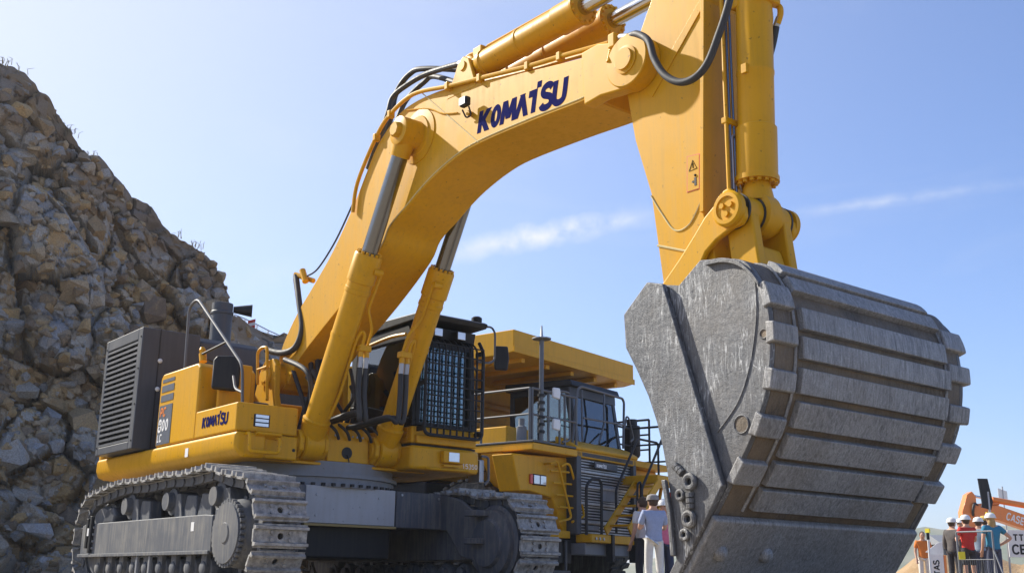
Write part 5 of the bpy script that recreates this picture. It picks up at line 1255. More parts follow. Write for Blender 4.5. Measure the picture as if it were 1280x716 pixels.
wl = MB().tube([(CPF + 0.0, -0.1, 2.99), (CPF - 0.02, 0.35, 3.25)], 0.012, 6).build('wiper', 'black', cab)
MB().tube([(CPF + 0.0, 0.5, 2.99), (CPF - 0.02, 0.85, 3.2)], 0.012, 6).build('wiper', 'black', cab)
# tube cage in front of the windshield
W4 = [tq(715, 556, P=0.55), tq(722, 486, P=0.42), tq(727, 483, P=0.42), tq(778, 498, P=0.42), tq(780, 503, P=0.42), tq(779, 560, P=0.55)]
cg = MB().tube(fillet(W4, 0.08), 0.028, 8).build('windshield_guard', 'rail_grey', cab)
MB().tube([tq(729, 522, P=0.5), tq(780, 531, P=0.5)], 0.02, 8).build('guard_bar', 'rail_grey', cg)
MB().tube([tq(755, 492, P=0.44), tq(755, 530, P=0.5), tq(749, 553, P=0.55)], 0.022, 8).build('guard_bar', 'rail_grey', cg)
MB().tube([tq(727, 487, P=0.43), tq(728, 552, P=0.55)], 0.022, 8).build('guard_bar', 'rail_grey', cg)
MB().tube(fillet([tq(781, 535, P=0.4), tq(783, 520, P=0.4), tq(786, 522, P=0.4), tq(792, 548, P=0.4), tq(788, 552, P=0.4)], 0.06), 0.02, 8).build('mirror_loop', 'rail_grey', cab)
for (u, v) in ((695, 491), (695, 530)):
    c_ = tq(u, v, P=0.66)
    o = MB().prism([(-0.12, -0.10), (0.10, -0.12), (0.13, 0.0), (0.11, 0.11), (-0.1, 0.10)], -0.03, 0.03, 'x').build('mirror', 'white', TR, 0.025, 3); o.location = c_
    MB().tube([c_ + Vector((0, -0.1, 0)), Vector((0.64, -1.25, c_.z))], 0.014, 6).build('mirror_arm', 'black', TR)
# ================================================================== quarry wall on the left
m, t, b = newmat('rock')
v = coords(t, 'Object'); oi = t.n('ShaderNodeObjectInfo')
at_ = t.n('ShaderNodeAttribute', attribute_name='tone')
tone = t.math('FRACT', t.math('ADD', at_.outputs['Fac'], oi.outputs['Random']))
geo = t.n('ShaderNodeNewGeometry')
wp_ = geo.outputs['Position']
big = t.noise(wp_, 0.30, 3, 0.6)
sz = t.n('ShaderNodeSeparateXYZ'); t.l(wp_, sz.inputs[0])
hgt_ = t.math('MULTIPLY', sz.outputs[2], 1.0 / 13.0, True)     # strata: blue-grey stone below, iron-stained above
tone2 = t.math('ADD', t.math('ADD', t.math('MULTIPLY', tone, 0.78), t.math('MULTIPLY', big, 0.14)), t.math('MULTIPLY', hgt_, 0.14), True)
c = t.ramp(tone2, (0.0, (0.21, 0.218, 0.24)), (0.12, (0.48, 0.48, 0.48)), (0.24, (0.27, 0.278, 0.295)), (0.38, (0.48, 0.455, 0.41)), (0.52, (0.45, 0.35, 0.22)), (0.66, (0.50, 0.335, 0.14)), (0.80, (0.20, 0.145, 0.10)), (0.92, (0.40, 0.32, 0.225)))
n1 = t.noise(wp_, 3.5, 8, 0.7); n2 = t.noise(wp_, 24, 6, 0.7)
c = t.mix(t.math('MULTIPLY', t.ramp(n1, (0.5, 0.0), (0.68, 1.0)), 0.5), c, (0.46, 0.33, 0.17))
c = t.mix(t.math('MULTIPLY', t.ramp(n2, (0.35, 0.0), (0.65, 1.0)), 0.55), c, (0.075, 0.07, 0.065))
# bare brown overburden towards the crest of the wall
sx = t.n('ShaderNodeSeparateXYZ'); t.l(wp_, sx.inputs[0])
crest = t.n('ShaderNodeAttribute', attribute_name='crest').outputs['Fac']
c = t.mix(t.math('MULTIPLY', crest, 0.75), c, (0.16, 0.115, 0.075))
t.l(c, b.inputs['Base Color']); b.inputs['Roughness'].default_value = 0.85
b.inputs['Specular IOR Level'].default_value = 0.35
bump(t, b, t.math('ADD', n1, t.math('MULTIPLY', n2, 0.5)), 0.55, 0.08)

SIL = [(-3400, 660), (-1500, 600), (-900, 500), (-500, 330), (-300, 190), (-150, 82), (-60, 58), (0, 76), (20, 84), (45, 102), (62, 118), (75, 142), (100, 176), (130, 206), (150, 225), (165, 241), (185, 256), (215, 292), (240, 303), (262, 322), (276, 342), (285, 366), (290, 398), (300, 414), (330, 429), (355, 440), (380, 470), (420, 560), (520, 690)]  # unseen crest left of the frame shaped low so sun reaches the ground
def sil(u):
    for (a, ya), (b_, yb) in zip(SIL, SIL[1:]):
        if a <= u <= b_: return ya + (yb - ya) * (u - a) / (b_ - a)
    return SIL[-1][1]
A2, B2 = Vector((-8.1, 33.0)), Vector((-12.3, 27.4))     # wall line in the level camera frame (right, forward)
WD = (B2 - A2).normalized()
ZCAP = 17.5
def wall_base(u):
    """where the wall line meets the vertical plane through pixel column u (level frame)"""
    d = ray(u, max(sil(u), -400)); r_ = d.dot(lvl(1, 0, 0)); f_ = d.dot(lvl(0, 1, 0))
    k = r_ / f_
    # A2 + t*WD : x = k*y
    t_ = (k * A2.y - A2.x) / (WD.x - k * WD.y)
    p = A2 + WD * t_
    return p, t_
def wall_pt(u, h):
    """h 0 at the foot, 1 at the crest"""
    p, t_ = wall_base(u)
    if u > 292: p = p + Vector((0.06, 1.0)) * min((u - 292) * 0.5, 7.0)
    D0 = p.length
    ys = sil(u)
    # crest: wall leans back 0.22 m per metre
    D1 = D0
    for _ in range(4):
        z1 = min(px(u, ys, D=D1).z, ZCAP); D1 = D0 + 0.24 * max(z1, 0)
    z = z1 * h
    dirn = p.normalized(); q = dirn * (D0 + 0.24 * z)
    w = CAM + lvl(q.x, q.y, 0); w.z = z - 0.3 * (1 - h)
    nrm_ = -lvl(dirn.x, dirn.y, 0)
    return w, nrm_
def hsh(p, k):
    h = math.sin(p.x * 12.9898 + p.y * 78.233 + p.z * 37.719 + k * 9.17) * 43758.5453
    return h - math.floor(h)
def blocks(w, f, amp):
    """jointed rock: every Voronoi cell is a block with its own offset and tilt, cracks between"""
    q = Vector((w.x, w.y, w.z * 1.35)) * f + Vector((0.25, 0.25, 0.12)) * mnoise.noise(w * f * 0.8)
    ds, ps = mnoise.voronoi(q)
    c_ = ps[0]; r_ = q - c_
    off = (hsh(c_, 1) - 0.5) * 1.1 + r_.x * (hsh(c_, 2) - 0.5) * 1.5 + r_.y * (hsh(c_, 4) - 0.5) * 1.5 + r_.z * (hsh(c_, 3) - 0.5) * 1.7
    e_ = ds[1] - ds[0]
    return (off - 0.75 * max(0.0, 1 - e_ / 0.13)) * amp, hsh(c_, 5)
def disp(w):
    a = mnoise.fractal(w * 0.22, 1.0, 2.0, 4) * 0.85
    return a + blocks(w, 0.46, 0.95)[0] + blocks(w + Vector((3, 1, 5)), 1.7, 0.20)[0] + 0.05 * mnoise.noise(w * 7)
cols = []
u = -3400.0
while u < 520:
    cols.append(u); u += 2.2 if -50 < u < 440 else (14.0 if u > -400 else 60.0)
NH = 210
mb = MB(); cr_at = []
for i, u in enumerate(cols):
    for j in range(NH + 1):
        h = j / NH
        w, n_ = wall_pt(u, h)
        w = w + n_ * disp(w) * (0.4 + 0.6 * min(1, (1 - h) * 8))
        if j == NH: w.z += 0.25 * mnoise.noise(w * 0.8) + 0.12 * mnoise.noise(w * 3.0)
        mb.v.append(tuple(w)); cr_at.append(max(0.0, min(1.0, (h - 0.80) * 6)))
    # plateau behind the crest
    w, n_ = wall_pt(u, 1.0)
    for k, dd in enumerate((1.5, 6, 30)):
        q = w - n_ * dd; mb.v.append((q.x, q.y, w.z + (0.0 if k == 0 else 0.2) - 0.01 * dd)); cr_at.append(1.0)
N1 = NH + 4
for i in range(len(cols) - 1):
    for j in range(N1 - 1):
        a = i * N1 + j; mb.f.append((a, a + N1, a + N1 + 1, a + 1))
me = mb.mesh('quarry_wall', 12)
atr = me.attributes.new('crest', 'FLOAT', 'POINT'); atr.data.foreach_set('value', cr_at)
atr = me.attributes.new('tone', 'FLOAT', 'FACE')
random.seed(11)
tv = []
for f in me.polygons: tv.append((blocks(Vector(f.center), 0.46, 1)[1] * 0.6 + blocks(Vector(f.center) + Vector((3, 1, 5)), 1.7, 1)[1] * 0.4) % 1.0)
atr.data.foreach_set('value', tv)
WALL = link('quarry_wall', me, 'rock'); WALL['kind'] = 'structure'
# loose angular blocks
def rock_proto(seed, nn=16):
    random.seed(seed); bm = bmesh.new()
    ax = Vector((random.uniform(0.75, 1.15), random.uniform(0.6, 1.0), random.uniform(0.45, 0.85)))
    for _ in range(nn):
        p = Vector((random.gauss(0, 1), random.gauss(0, 1), random.gauss(0, 1))).normalized()
        m_ = max(abs(p.x), abs(p.y), abs(p.z)); p = p.lerp(p / m_ * 0.85, random.uniform(0.3, 0.9))
        bm.verts.new((p.x * ax.x, p.y * ax.y, p.z * ax.z))
    r_ = bmesh.ops.convex_hull(bm, input=bm.verts)
    bmesh.ops.delete(bm, geom=[g_ for g_ in r_['geom_interior'] if isinstance(g_, bmesh.types.BMVert)], context='VERTS')
    bmesh.ops.dissolve_limit(bm, angle_limit=R(14), verts=bm.verts, edges=bm.edges)
    me = bpy.data.meshes.new('rock'); bm.to_mesh(me); bm.free(); me.materials.append(MATS['rock']); return me
PROT = [rock_proto(100 + k, 12 + k % 7) for k in range(16)]
random.seed(21)
placed = []; cand = []
def try_place(r0, tries, n_max, umin=-25, umax=385, sep=0.72):
    out = []
    for _ in range(tries):
        if len(out) >= n_max: break
        u = random.uniform(umin, umax); h = random.uniform(0.02, 0.97)
        r_ = r0(h)
        w, n_ = wall_pt(u, h); w = w + n_ * disp(w)
        ok = True
        for (q, rq) in placed:
            if abs(q.x - w.x) < 1.6 and (q - w).length < sep * (r_ + rq): ok = False; break
        if ok: placed.append((w, r_)); out.append((w, n_, r_, h))
    return out
bigs = try_place(lambda h: random.uniform(0.55, 0.95) * (0.6 if h > 0.8 else 1), 300, 22, sep=0.8)
bigs += try_place(lambda h: random.uniform(0.36, 0.6) * (0.6 if h > 0.85 else 1), 900, 70, sep=0.8)
bigs += try_place(lambda h: random.uniform(0.2, 0.36) * (0.8 if h > 0.85 else 1), 5000, 200, sep=0.85)
for w, n_, r_, h in bigs:
    o = link('rock', PROT[random.randrange(16)], None, WALL)
    o.location = w - n_ * r_ * 0.12; o.scale = (r_, r_ * random.uniform(0.8, 1.1), r_ * random.uniform(0.75, 1.1))
    o.rotation_euler = (random.uniform(-0.5, 0.5), random.uniform(-0.5, 0.5), random.uniform(0, 6.28))
smalls = []
for _ in range(1700):
    u = random.uniform(-25, 385); h = random.random() ** 0.9
    w, n_ = wall_pt(u, min(h, 0.995)); w = w + n_ * disp(w)
    smalls.append((w, n_, random.choice((0.08, 0.11, 0.15, 0.19, 0.25)) * random.uniform(0.8, 1.2), h))
sm = MB(); tones = []
PD = [([v_.co.copy() for v_ in p.vertices], [tuple(f.vertices) for f in p.polygons]) for p in PROT]
crs = []
for w, n_, r_, h in smalls:
    vs, fs = PD[random.randrange(16)]
    M_ = Matrix.Rotation(random.uniform(0, 6.28), 3, 'Z') @ Matrix.Rotation(random.uniform(-0.8, 0.8), 3, 'X')
    c0 = w - n_ * r_ * 0.2
    sm.add([c0 + M_ @ (p * r_) for p in vs], fs); tn = random.random(); tones += [tn] * len(fs)
    crs += [max(0.0, min(1.0, (h - 0.80) * 6)) * random.random()] * len(vs)
me = bpy.data.meshes.new('rubble'); me.from_pydata(sm.v, [], sm.f); me.update()
atr = me.attributes.new('tone', 'FLOAT', 'FACE'); atr.data.foreach_set('value', tones)
atr = me.attributes.new('crest', 'FLOAT', 'POINT'); atr.data.foreach_set('value', crs)
rb = link('rubble', me, 'rock', WALL); rb['kind'] = 'stuff'; rb['label'] = 'small broken stones wedged between the larger blocks of the quarry wall'
# dry weeds on the crest
paint('dry_weed', (0.20, 0.17, 0.09), amt=0.2, rough=0.8, coat=0, bmp=0)
wd = MB()
for u in (2, 6, 28, 88, 92, 118, 220, 243, 246):
    w, n_ = wall_pt(u, 1.0)
    for k in range(5):
        q = w + Vector((random.uniform(-0.2, 0.2), random.uniform(-0.2, 0.2), 0)); hgt = random.uniform(0.06, 0.2)
        wd.tube([q - Vector((0, 0, 0.1)), q + Vector((random.uniform(-0.05, 0.05), random.uniform(-0.05, 0.05), hgt * 0.6)), q + Vector((random.uniform(-0.15, 0.15), random.uniform(-0.15, 0.15), hgt))], [0.012, 0.009, 0.004], 4)
o = wd.build('dry_weeds', 'dry_weed'); o['kind'] = 'stuff'; o['label'] = 'thin dry weeds standing along the crest of the quarry wall'
# safety fence on the lower bench
FN = thing('bench_fence', 'pale wire safety fence on the rock bench behind the excavator', 'fence', px(320, 428, D=44))
FNI = Matrix.Translation(FN.location).inverted()
fb = [(292, 411, 400), (303, 415, 405.5), (331, 429, 421), (349, 437, 430), (366, 446, 440)]
fb = [(292, 412), (305, 417), (320, 424), (334, 431), (350, 438), (366, 446)]
fpts = [px(u, v, D=43.0 + 0.03 * (u - 292)) for u, v in fb]
for i, p in enumerate(fpts):
    p = FNI @ p
    MB().tube([p - Vector((0, 0, 0.4)), p + Vector((0, 0, 0.62))], 0.03, 6).build('post', 'white', FN)
for dz in (0.6, 0.35, 0.1):
    MB().tube([FNI @ p + Vector((0, 0, dz)) for p in fpts], 0.012 if dz < 0.6 else 0.022, 5).build('rail', 'steel', FN)
wm = MB()
for i in range(len(fpts) - 1):
    for k in range(1, 8):
        p = FNI @ fpts[i].lerp(fpts[i + 1], k / 8); wm.tube([p + Vector((0, 0, 0.05)), p + Vector((0, 0, 0.6))], 0.006, 4)
o = wm.build('wires', 'steel', FN); o['kind'] = 'stuff'
wb = thing('warning_board', 'red and white striped warning board fixed beside the bench fence', 'warning board', px(313, 424, D=42.6))
for k in range(6):
    z = 0.02 + 0.12 * k
    MB().prism([(-0.15, z), (0.15, z + 0.06), (0.15, z + 0.178), (-0.15, z + 0.118)], -0.012, 0.012).build('stripe', 'red' if k % 2 else 'white', wb)
for o in wb.children: o.rotation_euler = (0, 0, YAW + R(90) - R(180) + R(90))
MB().tube([(0, 0, -0.5), (0, 0, 0.0)], 0.025, 6).build('stake', 'steel', wb)
# ================================================================== the show ground on the right
def cloth(name, c0, c1=None, rough=0.85, scale=18):
    m, t, b = newmat(name); v = coords(t)
    c1 = c1 or tuple(x * 0.7 for x in c0)
    t.l(t.mix(t.noise(v, scale, 5, 0.6), c0, c1), b.inputs['Base Color']); b.inputs['Roughness'].default_value = rough
    bump(t, b, t.noise(v, 14, 3, 0.6), 0.4, 0.02)
cloth('cloth_red', (0.62, 0.03, 0.02)); cloth('cloth_blue', (0.03, 0.22, 0.36)); cloth('cloth_dark', (0.03, 0.03, 0.04)); cloth('cloth_jeans', (0.05, 0.06, 0.11))
cloth('cloth_white', (0.75, 0.74, 0.72)); cloth('cloth_grey_blue', (0.26, 0.34, 0.44)); cloth('cloth_pale_blue', (0.35, 0.42, 0.62)); cloth('cloth_camo', (0.04, 0.04, 0.045), (0.13, 0.11, 0.10), scale=9)
cloth('skin', (0.55, 0.32, 0.22), (0.48, 0.27, 0.18), 0.55); cloth('hair_blond', (0.45, 0.30, 0.12)); cloth('hair_brown', (0.08, 0.05, 0.03)); cloth('cap_grey', (0.30, 0.28, 0.27)); cloth('cap_yellow', (0.75, 0.50, 0.12))
cloth('cloth_orange', (0.75, 0.22, 0.03)); cloth('cloth_pink', (0.75, 0.18, 0.30))

def skinned(name, V, E, rad, mat, parent, root=0, sub=2):
    me = bpy.data.meshes.new(name); me.from_pydata([tuple(v_) for v_ in V], E, []); me.update()
    o = bpy.data.objects.new(name, me); col.objects.link(o); me.materials.append(MATS[mat])
    o.modifiers.new('skin', 'SKIN')
    for i, sv in enumerate(me.skin_vertices[0].data):
        r_ = rad[i]; sv.radius = r_ if isinstance(r_, (tuple, list)) else (r_, r_); sv.use_root = (i == root)
    o.modifiers['skin'].use_smooth_shade = True
    o.modifiers.new('sub', 'SUBSURF').levels = sub; o.modifiers['sub'].render_levels = sub
    o.parent = parent; return o
def person(label, loc, face, H=1.74, shirt='cloth_red', pants='cloth_dark', shorts=False, sleeves=0.35, hat=None, hair='hair_brown', pose='stand', group=None, lean=0.0):
    """face: yaw the person looks towards (local +Y is forward)"""
    T_ = thing('person', label, 'person', loc, face - R(90), group)
    k = H / 1.74
    def S(x, y, z): return Vector((x * k, y * k, z * k))
    J = {'pel': S(0, 0, 0.95), 'sp': S(0, 0.01, 1.15), 'ch': S(0, 0.0 + lean, 1.36), 'nk': S(0, 0.01 + lean, 1.50), 'hd': S(0, 0.03 + lean, 1.60), 'tp': S(0, 0.03 + lean, 1.69)}
    for s, n in ((-1, 'l'), (1, 'r')):
        J['sh' + n] = S(s * 0.18, lean, 1.43)
        if pose == 'hip' and n == 'r': J['el' + n], J['wr' + n] = S(s * 0.42, -0.06, 1.20), S(s * 0.19, 0.06, 1.04)
        elif pose == 'front': J['el' + n], J['wr' + n] = S(s * 0.25, 0.06 + lean, 1.16), S(s * 0.10, 0.30 + lean, 1.22)
        elif pose == 'point' and n == 'r': J['el' + n], J['wr' + n] = S(s * 0.36, 0.12, 1.26), S(s * 0.44, 0.36, 1.30)
        else: J['el' + n], J['wr' + n] = S(s * 0.24, -0.01 + lean * 0.6, 1.15), S(s * 0.23, 0.09, 0.92)
        d = (J['wr' + n] - J['el' + n]).normalized(); J['ha' + n] = J['wr' + n] + d * 0.075 * k
        sd = d.cross(Vector((0, 1, 0.2))).normalized()
        for f_ in range(4):
            J['f%d%s' % (f_, n)] = J['ha' + n] + d * (0.085 - 0.008 * abs(f_ - 1.2)) * k + sd * (f_ - 1.5) * 0.022 * k + Vector((0, 0.015, -0.01)) * k
        J['th' + n] = J['wr' + n] + d * 0.06 * k + sd * -0.055 * k
        J['hp' + n] = S(s * 0.095, 0, 0.90); J['kn' + n] = S(s * 0.11, 0.02, 0.50); J['an' + n] = S(s * 0.12, -0.02, 0.09); J['to' + n] = S(s * 0.14, 0.15, 0.035)
    N = list(J); ix = {n: i for i, n in enumerate(N)}
    rd = {'pel': (0.14, 0.11), 'sp': (0.135, 0.10), 'ch': (0.155, 0.11), 'nk': 0.055, 'hd': (0.075, 0.092), 'tp': (0.068, 0.08)}
    for n in 'lr':
        rd.update({'sh' + n: 0.062, 'el' + n: 0.043, 'wr' + n: 0.030, 'ha' + n: (0.04, 0.018), 'hp' + n: 0.09, 'kn' + n: 0.058, 'an' + n: 0.040, 'to' + n: 0.035, 'th' + n: 0.010})
        for f_ in range(4): rd['f%d%s' % (f_, n)] = 0.009
    E = [('pel', 'sp'), ('sp', 'ch'), ('ch', 'nk'), ('nk', 'hd'), ('hd', 'tp')]
    for n in 'lr':
        E += [('ch', 'sh' + n), ('sh' + n, 'el' + n), ('el' + n, 'wr' + n), ('wr' + n, 'ha' + n), ('wr' + n, 'th' + n), ('pel', 'hp' + n), ('hp' + n, 'kn' + n), ('kn' + n, 'an' + n), ('an' + n, 'to' + n)] + [('ha' + n, 'f%d%s' % (f_, n)) for f_ in range(4)]
    sc_r = lambda r_, add=0.0: tuple((x + add) * k for x in r_) if isinstance(r_, tuple) else (r_ + add) * k
    skinned('body', [J[n] for n in N], [(ix[a], ix[b_]) for a, b_ in E], [sc_r({'pel': (0.10, 0.08), 'sp': (0.11, 0.085), 'hpl': 0.06, 'hpr': 0.06}.get(n, rd[n])) for n in N], 'skin', T_)
    # shirt: torso and part of the arms
    P = {'hem': J['pel'] + S(0, 0, -0.06), 'pel': J['pel'] + S(0, 0, 0.04), 'sp': J['sp'], 'ch': J['ch'], 'ne': J['ch'].lerp(J['nk'], 0.72)}
    rr = {'hem': sc_r(rd['pel'], 0.035), 'pel': sc_r(rd['pel'], 0.028), 'sp': sc_r(rd['sp'], 0.022), 'ch': sc_r(rd['ch'], 0.020), 'ne': 0.075 * k}
    EE = [('hem', 'pel'), ('pel', 'sp'), ('sp', 'ch'), ('ch', 'ne')]
    for n in 'lr':
        P['s' + n] = J['sh' + n]; rr['s' + n] = 0.080 * k
        P['e' + n] = J['sh' + n].lerp(J['el' + n], min(1, sleeves * 2)); rr['e' + n] = 0.066 * k
        EE += [('ch', 's' + n), ('s' + n, 'e' + n)]
        if sleeves > 0.5: P['w' + n] = J['wr' + n]; rr['w' + n] = 0.045 * k; EE += [('e' + n, 'w' + n)]
    q = list(P); iq = {n: i for i, n in enumerate(q)}
    skinned('shirt', [P[n] for n in q], [(iq[a], iq[b_]) for a, b_ in EE], [rr[n] for n in q], shirt, T_)
    P = {'pel': J['pel'] + S(0, 0, 0.10)}; rr = {'pel': sc_r(rd['pel'], 0.010)}; EE = []
    for n in 'lr':
        P['h' + n] = J['hp' + n]; rr['h' + n] = 0.09 * k; P['k' + n] = J['kn' + n] + (S(0, 0, 0.06) if shorts else S(0, 0, 0)); rr['k' + n] = 0.085 * k if shorts else 0.076 * k
        EE += [('pel', 'h' + n), ('h' + n, 'k' + n)]
        if not shorts: P['a' + n] = J['an' + n] + S(0, 0, 0.02); rr['a' + n] = 0.062 * k; EE += [('k' + n, 'a' + n)]
    q = list(P); iq = {n: i for i, n in enumerate(q)}
    skinned('shorts' if shorts else 'trousers', [P[n] for n in q], [(iq[a], iq[b_]) for a, b_ in EE], [rr[n] for n in q], pants, T_)
    for n in 'lr':
        a = J['an' + n]; MB().sphere((a.x, a.y + 0.07 * k, 0.045 * k), 0.15 * k, 12, 8, (0.36, 0.95, 0.32)).build('shoe', 'cloth_dark', T_)
    # face
    h = J['hd'] + S(0, 0, 0.03)
    MB().sphere(h + S(0, 0.005, 0.0), 0.098 * k, 16, 12, (0.80, 0.98, 1.18)).build('head', 'skin', T_)
    hc = h + S(0, 0.0, 0)
    MB().prism([(0.09, -0.02), (0.122, -0.03), (0.10, 0.015)], -0.012, 0.012, 'x').build('nose', 'skin', T_, 0.006).location = hc
    for s in (-1, 1):
        MB().sphere(hc + S(s * 0.034, 0.088, 0.012), 0.011 * k, 8, 6).build('eye', 'cloth_dark', T_)
        MB().sphere(hc + S(s * 0.080, 0.0, -0.01), 0.026 * k, 8, 6, (0.35, 0.7, 1.0)).build('ear', 'skin', T_)
    MB().box(-0.024 * k, 0.024 * k, 0.087 * k, 0.096 * k, -0.052 * k, -0.045 * k).build('mouth', 'cloth_red', T_).location = hc
    if hair:
        MB().sphere(hc + S(0, -0.018, 0.02), 0.108 * k, 14, 10, (0.84, 0.92, 1.08)).build('hair', hair, T_)
        if hair == 'hair_blond': MB().sphere(hc + S(0, -0.06, -0.10), 0.11 * k, 14, 10, (0.85, 0.55, 1.25)).build('hair', hair, T_)
    if hat:
        if hat in ('white', 'cap_yellow'):
            MB().lathe(hc + S(0, -0.01, 0.03), hc + S(0, -0.01, 0.3), [(0, 0.135 * k), (0.012, 0.135 * k), (0.014, 0.122 * k), (0.05, 0.118 * k), (0.09, 0.098 * k), (0.115, 0.06 * k), (0.125, 0.015 * k)], 20).build('helmet', hat, T_)
            MB().prism([(-0.07 * k, 0.09 * k), (0.07 * k, 0.09 * k), (0.045 * k, 0.175 * k), (-0.045 * k, 0.175 * k)], 0, 0.012, 'z').build('helmet_peak', hat, T_).location = hc + S(0, 0, 0.03)
        else:
            MB().lathe(hc + S(0, -0.01, 0.035), hc + S(0, -0.01, 0.3), [(0, 0.116 * k), (0.04, 0.114 * k), (0.08, 0.095 * k), (0.10, 0.05 * k), (0.105, 0.01)], 18).build('cap', hat, T_)
            MB().prism([(-0.075 * k, 0.07 * k), (0.075 * k, 0.07 * k), (0.05 * k, 0.19 * k), (-0.05 * k, 0.19 * k)], 0, 0.01, 'z').build('cap_peak', hat, T_).location = hc + S(0, 0, 0.04)
    return T_
def gp(u, D, z):    # ground position seen in pixel column u at horizontal distance D
    p = px(u, 700, D=D); return Vector((p.x, p.y, z))
AWAY = math.atan2(lvl(0, 1, 0).y, lvl(0, 1, 0).x)      # yaw looking away from the camera
# raised bank the visitors stand on
def bank():
    mb = MB(); nu, nd = 60, 40; us = [1080 + 620 * i / nu for i in range(nu + 1)]; ds = [21.5 + 22 * (j / nd) for j in range(nd + 1)]
    for i, u in enumerate(us):
        for j, d in enumerate(ds):
            w = gp(u, d, 0); z = 0.15 * min(1, max(0, (d - 21.5) / 1.5)) * min(1, (u - 1080) / 60) * min(1, (1700 - u) / 60)
            rid = math.exp(-((d - 37.0) / 1.6) ** 2) * (0.95 + 0.40 * mnoise.noise(Vector((u * 0.02, 0, 3)))) * min(1, max(0, (u - 1090) / 50)) * min(1, (1700 - u) / 60)
            z += max(0, rid) + 0.05 * mnoise.fractal(Vector((w.x, w.y, 0)) * 1.5, 1, 2, 4) * min(1, j / 4)
            mb.v.append((w.x, w.y, z - 0.02 if j not in (0, nd) and i not in (0, nu) else -0.3))
    for i in range(nu):
        for j in range(nd):
            a = i * (nd + 1) + j; mb.f.append((a, a + nd + 1, a + nd + 2, a + 1))
    return mb
m, t, b = newmat('clay'); v = coords(t)
c = t.mix(t.ramp(t.noise(v, 1.6, 8, 0.7), (0.35, 0.0), (0.7, 1.0)), (0.40, 0.26, 0.13), (0.55, 0.40, 0.24))
c = t.mix(t.math('MULTIPLY', t.noise(v, 14, 6, 0.7), 0.6), c, (0.28, 0.17, 0.08))
t.l(c, b.inputs['Base Color']); b.inputs['Roughness'].default_value = 0.95; bump(t, b, t.noise(v, 9, 8, 0.75), 0.9, 0.08)
o = bank().build('earth_bank', 'clay', None, smooth=70); o['kind'] = 'structure'
Zb = 0.13
person('person in red shirt, dark shorts and white helmet, seen from behind by the barrier', gp(1212, 29, Zb), AWAY + R(12), 1.72, 'cloth_red', 'cloth_dark', True, 0.3, 'white', 'hair_brown', 'front', 'visitors on the earth bank')
person('blond person in teal shirt and white helmet with one hand on the hip', gp(1243.5, 28, Zb), AWAY + R(4), 1.70, 'cloth_blue', 'cloth_jeans', False, 0.28, 'white', 'hair_blond', 'hip', 'visitors on the earth bank')
person('person in dark patterned jacket and white helmet left of the red shirt', gp(1193, 30.5, Zb), AWAY - R(60), 1.74, 'cloth_camo', 'cloth_dark', False, 0.9, 'white', 'hair_brown', 'stand', 'visitors on the earth bank')
person('person with white helmet peeking out just behind the red shirt', gp(1205, 32, Zb), AWAY + R(150), 1.80, 'cloth_dark', 'cloth_dark', False, 0.9, 'white', 'hair_brown', 'stand', 'visitors on the earth bank')
person('person in grey blue shirt and white helmet between the red and teal shirts', gp(1227, 31, Zb), AWAY - R(35), 1.78, 'cloth_grey_blue', 'cloth_jeans', False, 0.35, 'white', 'hair_brown', 'front', 'visitors on the earth bank')
person('person with yellow helmet half hidden behind the teal shirt', gp(1235, 32.2, Zb), AWAY - R(10), 1.88, 'cloth_grey_blue', 'cloth_dark', False, 0.35, 'cap_yellow', 'hair_brown', 'stand', 'visitors on the earth bank')
person('small person in orange shirt beside the edge of the big bucket', gp(1155, 34.5, Zb), AWAY + R(170), 1.60, 'cloth_orange', 'cloth_white', False, 0.35, None, 'hair_brown', 'stand', 'visitors on the earth bank')
# two visitors beyond the truck's stair
person('person in red shirt and red cap standing beside the truck stair', gp(843, 20.6, 0), AWAY - R(20), 1.80, 'cloth_red', 'cloth_jeans', False, 0.35, 'cloth_red', 'hair_brown', 'stand')
person('person in pale blue shirt and grey cap in front of the truck stair', gp(818, 19.4, 0), AWAY + R(15), 1.66, 'cloth_pale_blue', 'cloth_white', False, 0.4, 'cap_grey', 'hair_brown', 'front')
person('person in white shirt partly hidden behind the pale blue shirt by the truck', gp(805, 21.2, 0), AWAY + R(40), 1.76, 'cloth_white', 'cloth_dark', False, 0.35, None, 'hair_brown', 'stand')
person('person in bright pink top between the red and pale blue shirts', gp(831, 20.2, 0), AWAY - R(160), 1.62, 'cloth_pink', 'cloth_jeans', False, 0.35, 'white', 'hair_blond', 'stand')
# barrier frame
BF = thing('barrier_frame', 'grey metal barrier with dark mesh in front of the red shirted visitor', 'barrier', gp(1220, 24.2, 0.12))
inv = Matrix.Translation(BF.location).inverted()
a0, a1 = inv @ gp(1198.5, 24.4, 0.12), inv @ gp(1243.5, 24.0, 0.12)
ht = 1.16
for q in (a0, a1): MB().tube([q - Vector((0, 0, 0.3)), q + Vector((0, 0, ht))], 0.02, 8).build('post', 'mid_grey', BF)
for z in (ht, 0.62, 0.22): MB().tube([a0 + Vector((0, 0, z)), a1 + Vector((0, 0, z))], 0.016 if z == ht else 0.009, 8).build('rail', 'mid_grey', BF)
for k in range(1, 16):
    q = a0.lerp(a1, k / 16); MB().tube([q, q + Vector((0, 0, 0.62))], 0.006, 4).build('mesh_wire', 'rod', BF)
MB().tube([a1 + Vector((0, 0, 0.8)), inv @ gp(1262, 23.6, 0.0)], 0.016, 6).build('stay', 'mid_grey', BF)
tg = tag(MB().box(-0.06, 0.06, -0.01, 0.01, 0, 0.15).build('yellow_card', 'hivis'), 'small yellow card hanging on the barrier frame', 'card'); tg.location = gp(1203, 24.2, 0.12 + 0.62); tg.rotation_euler = (0, 0, YAW - R(90) + R(90))
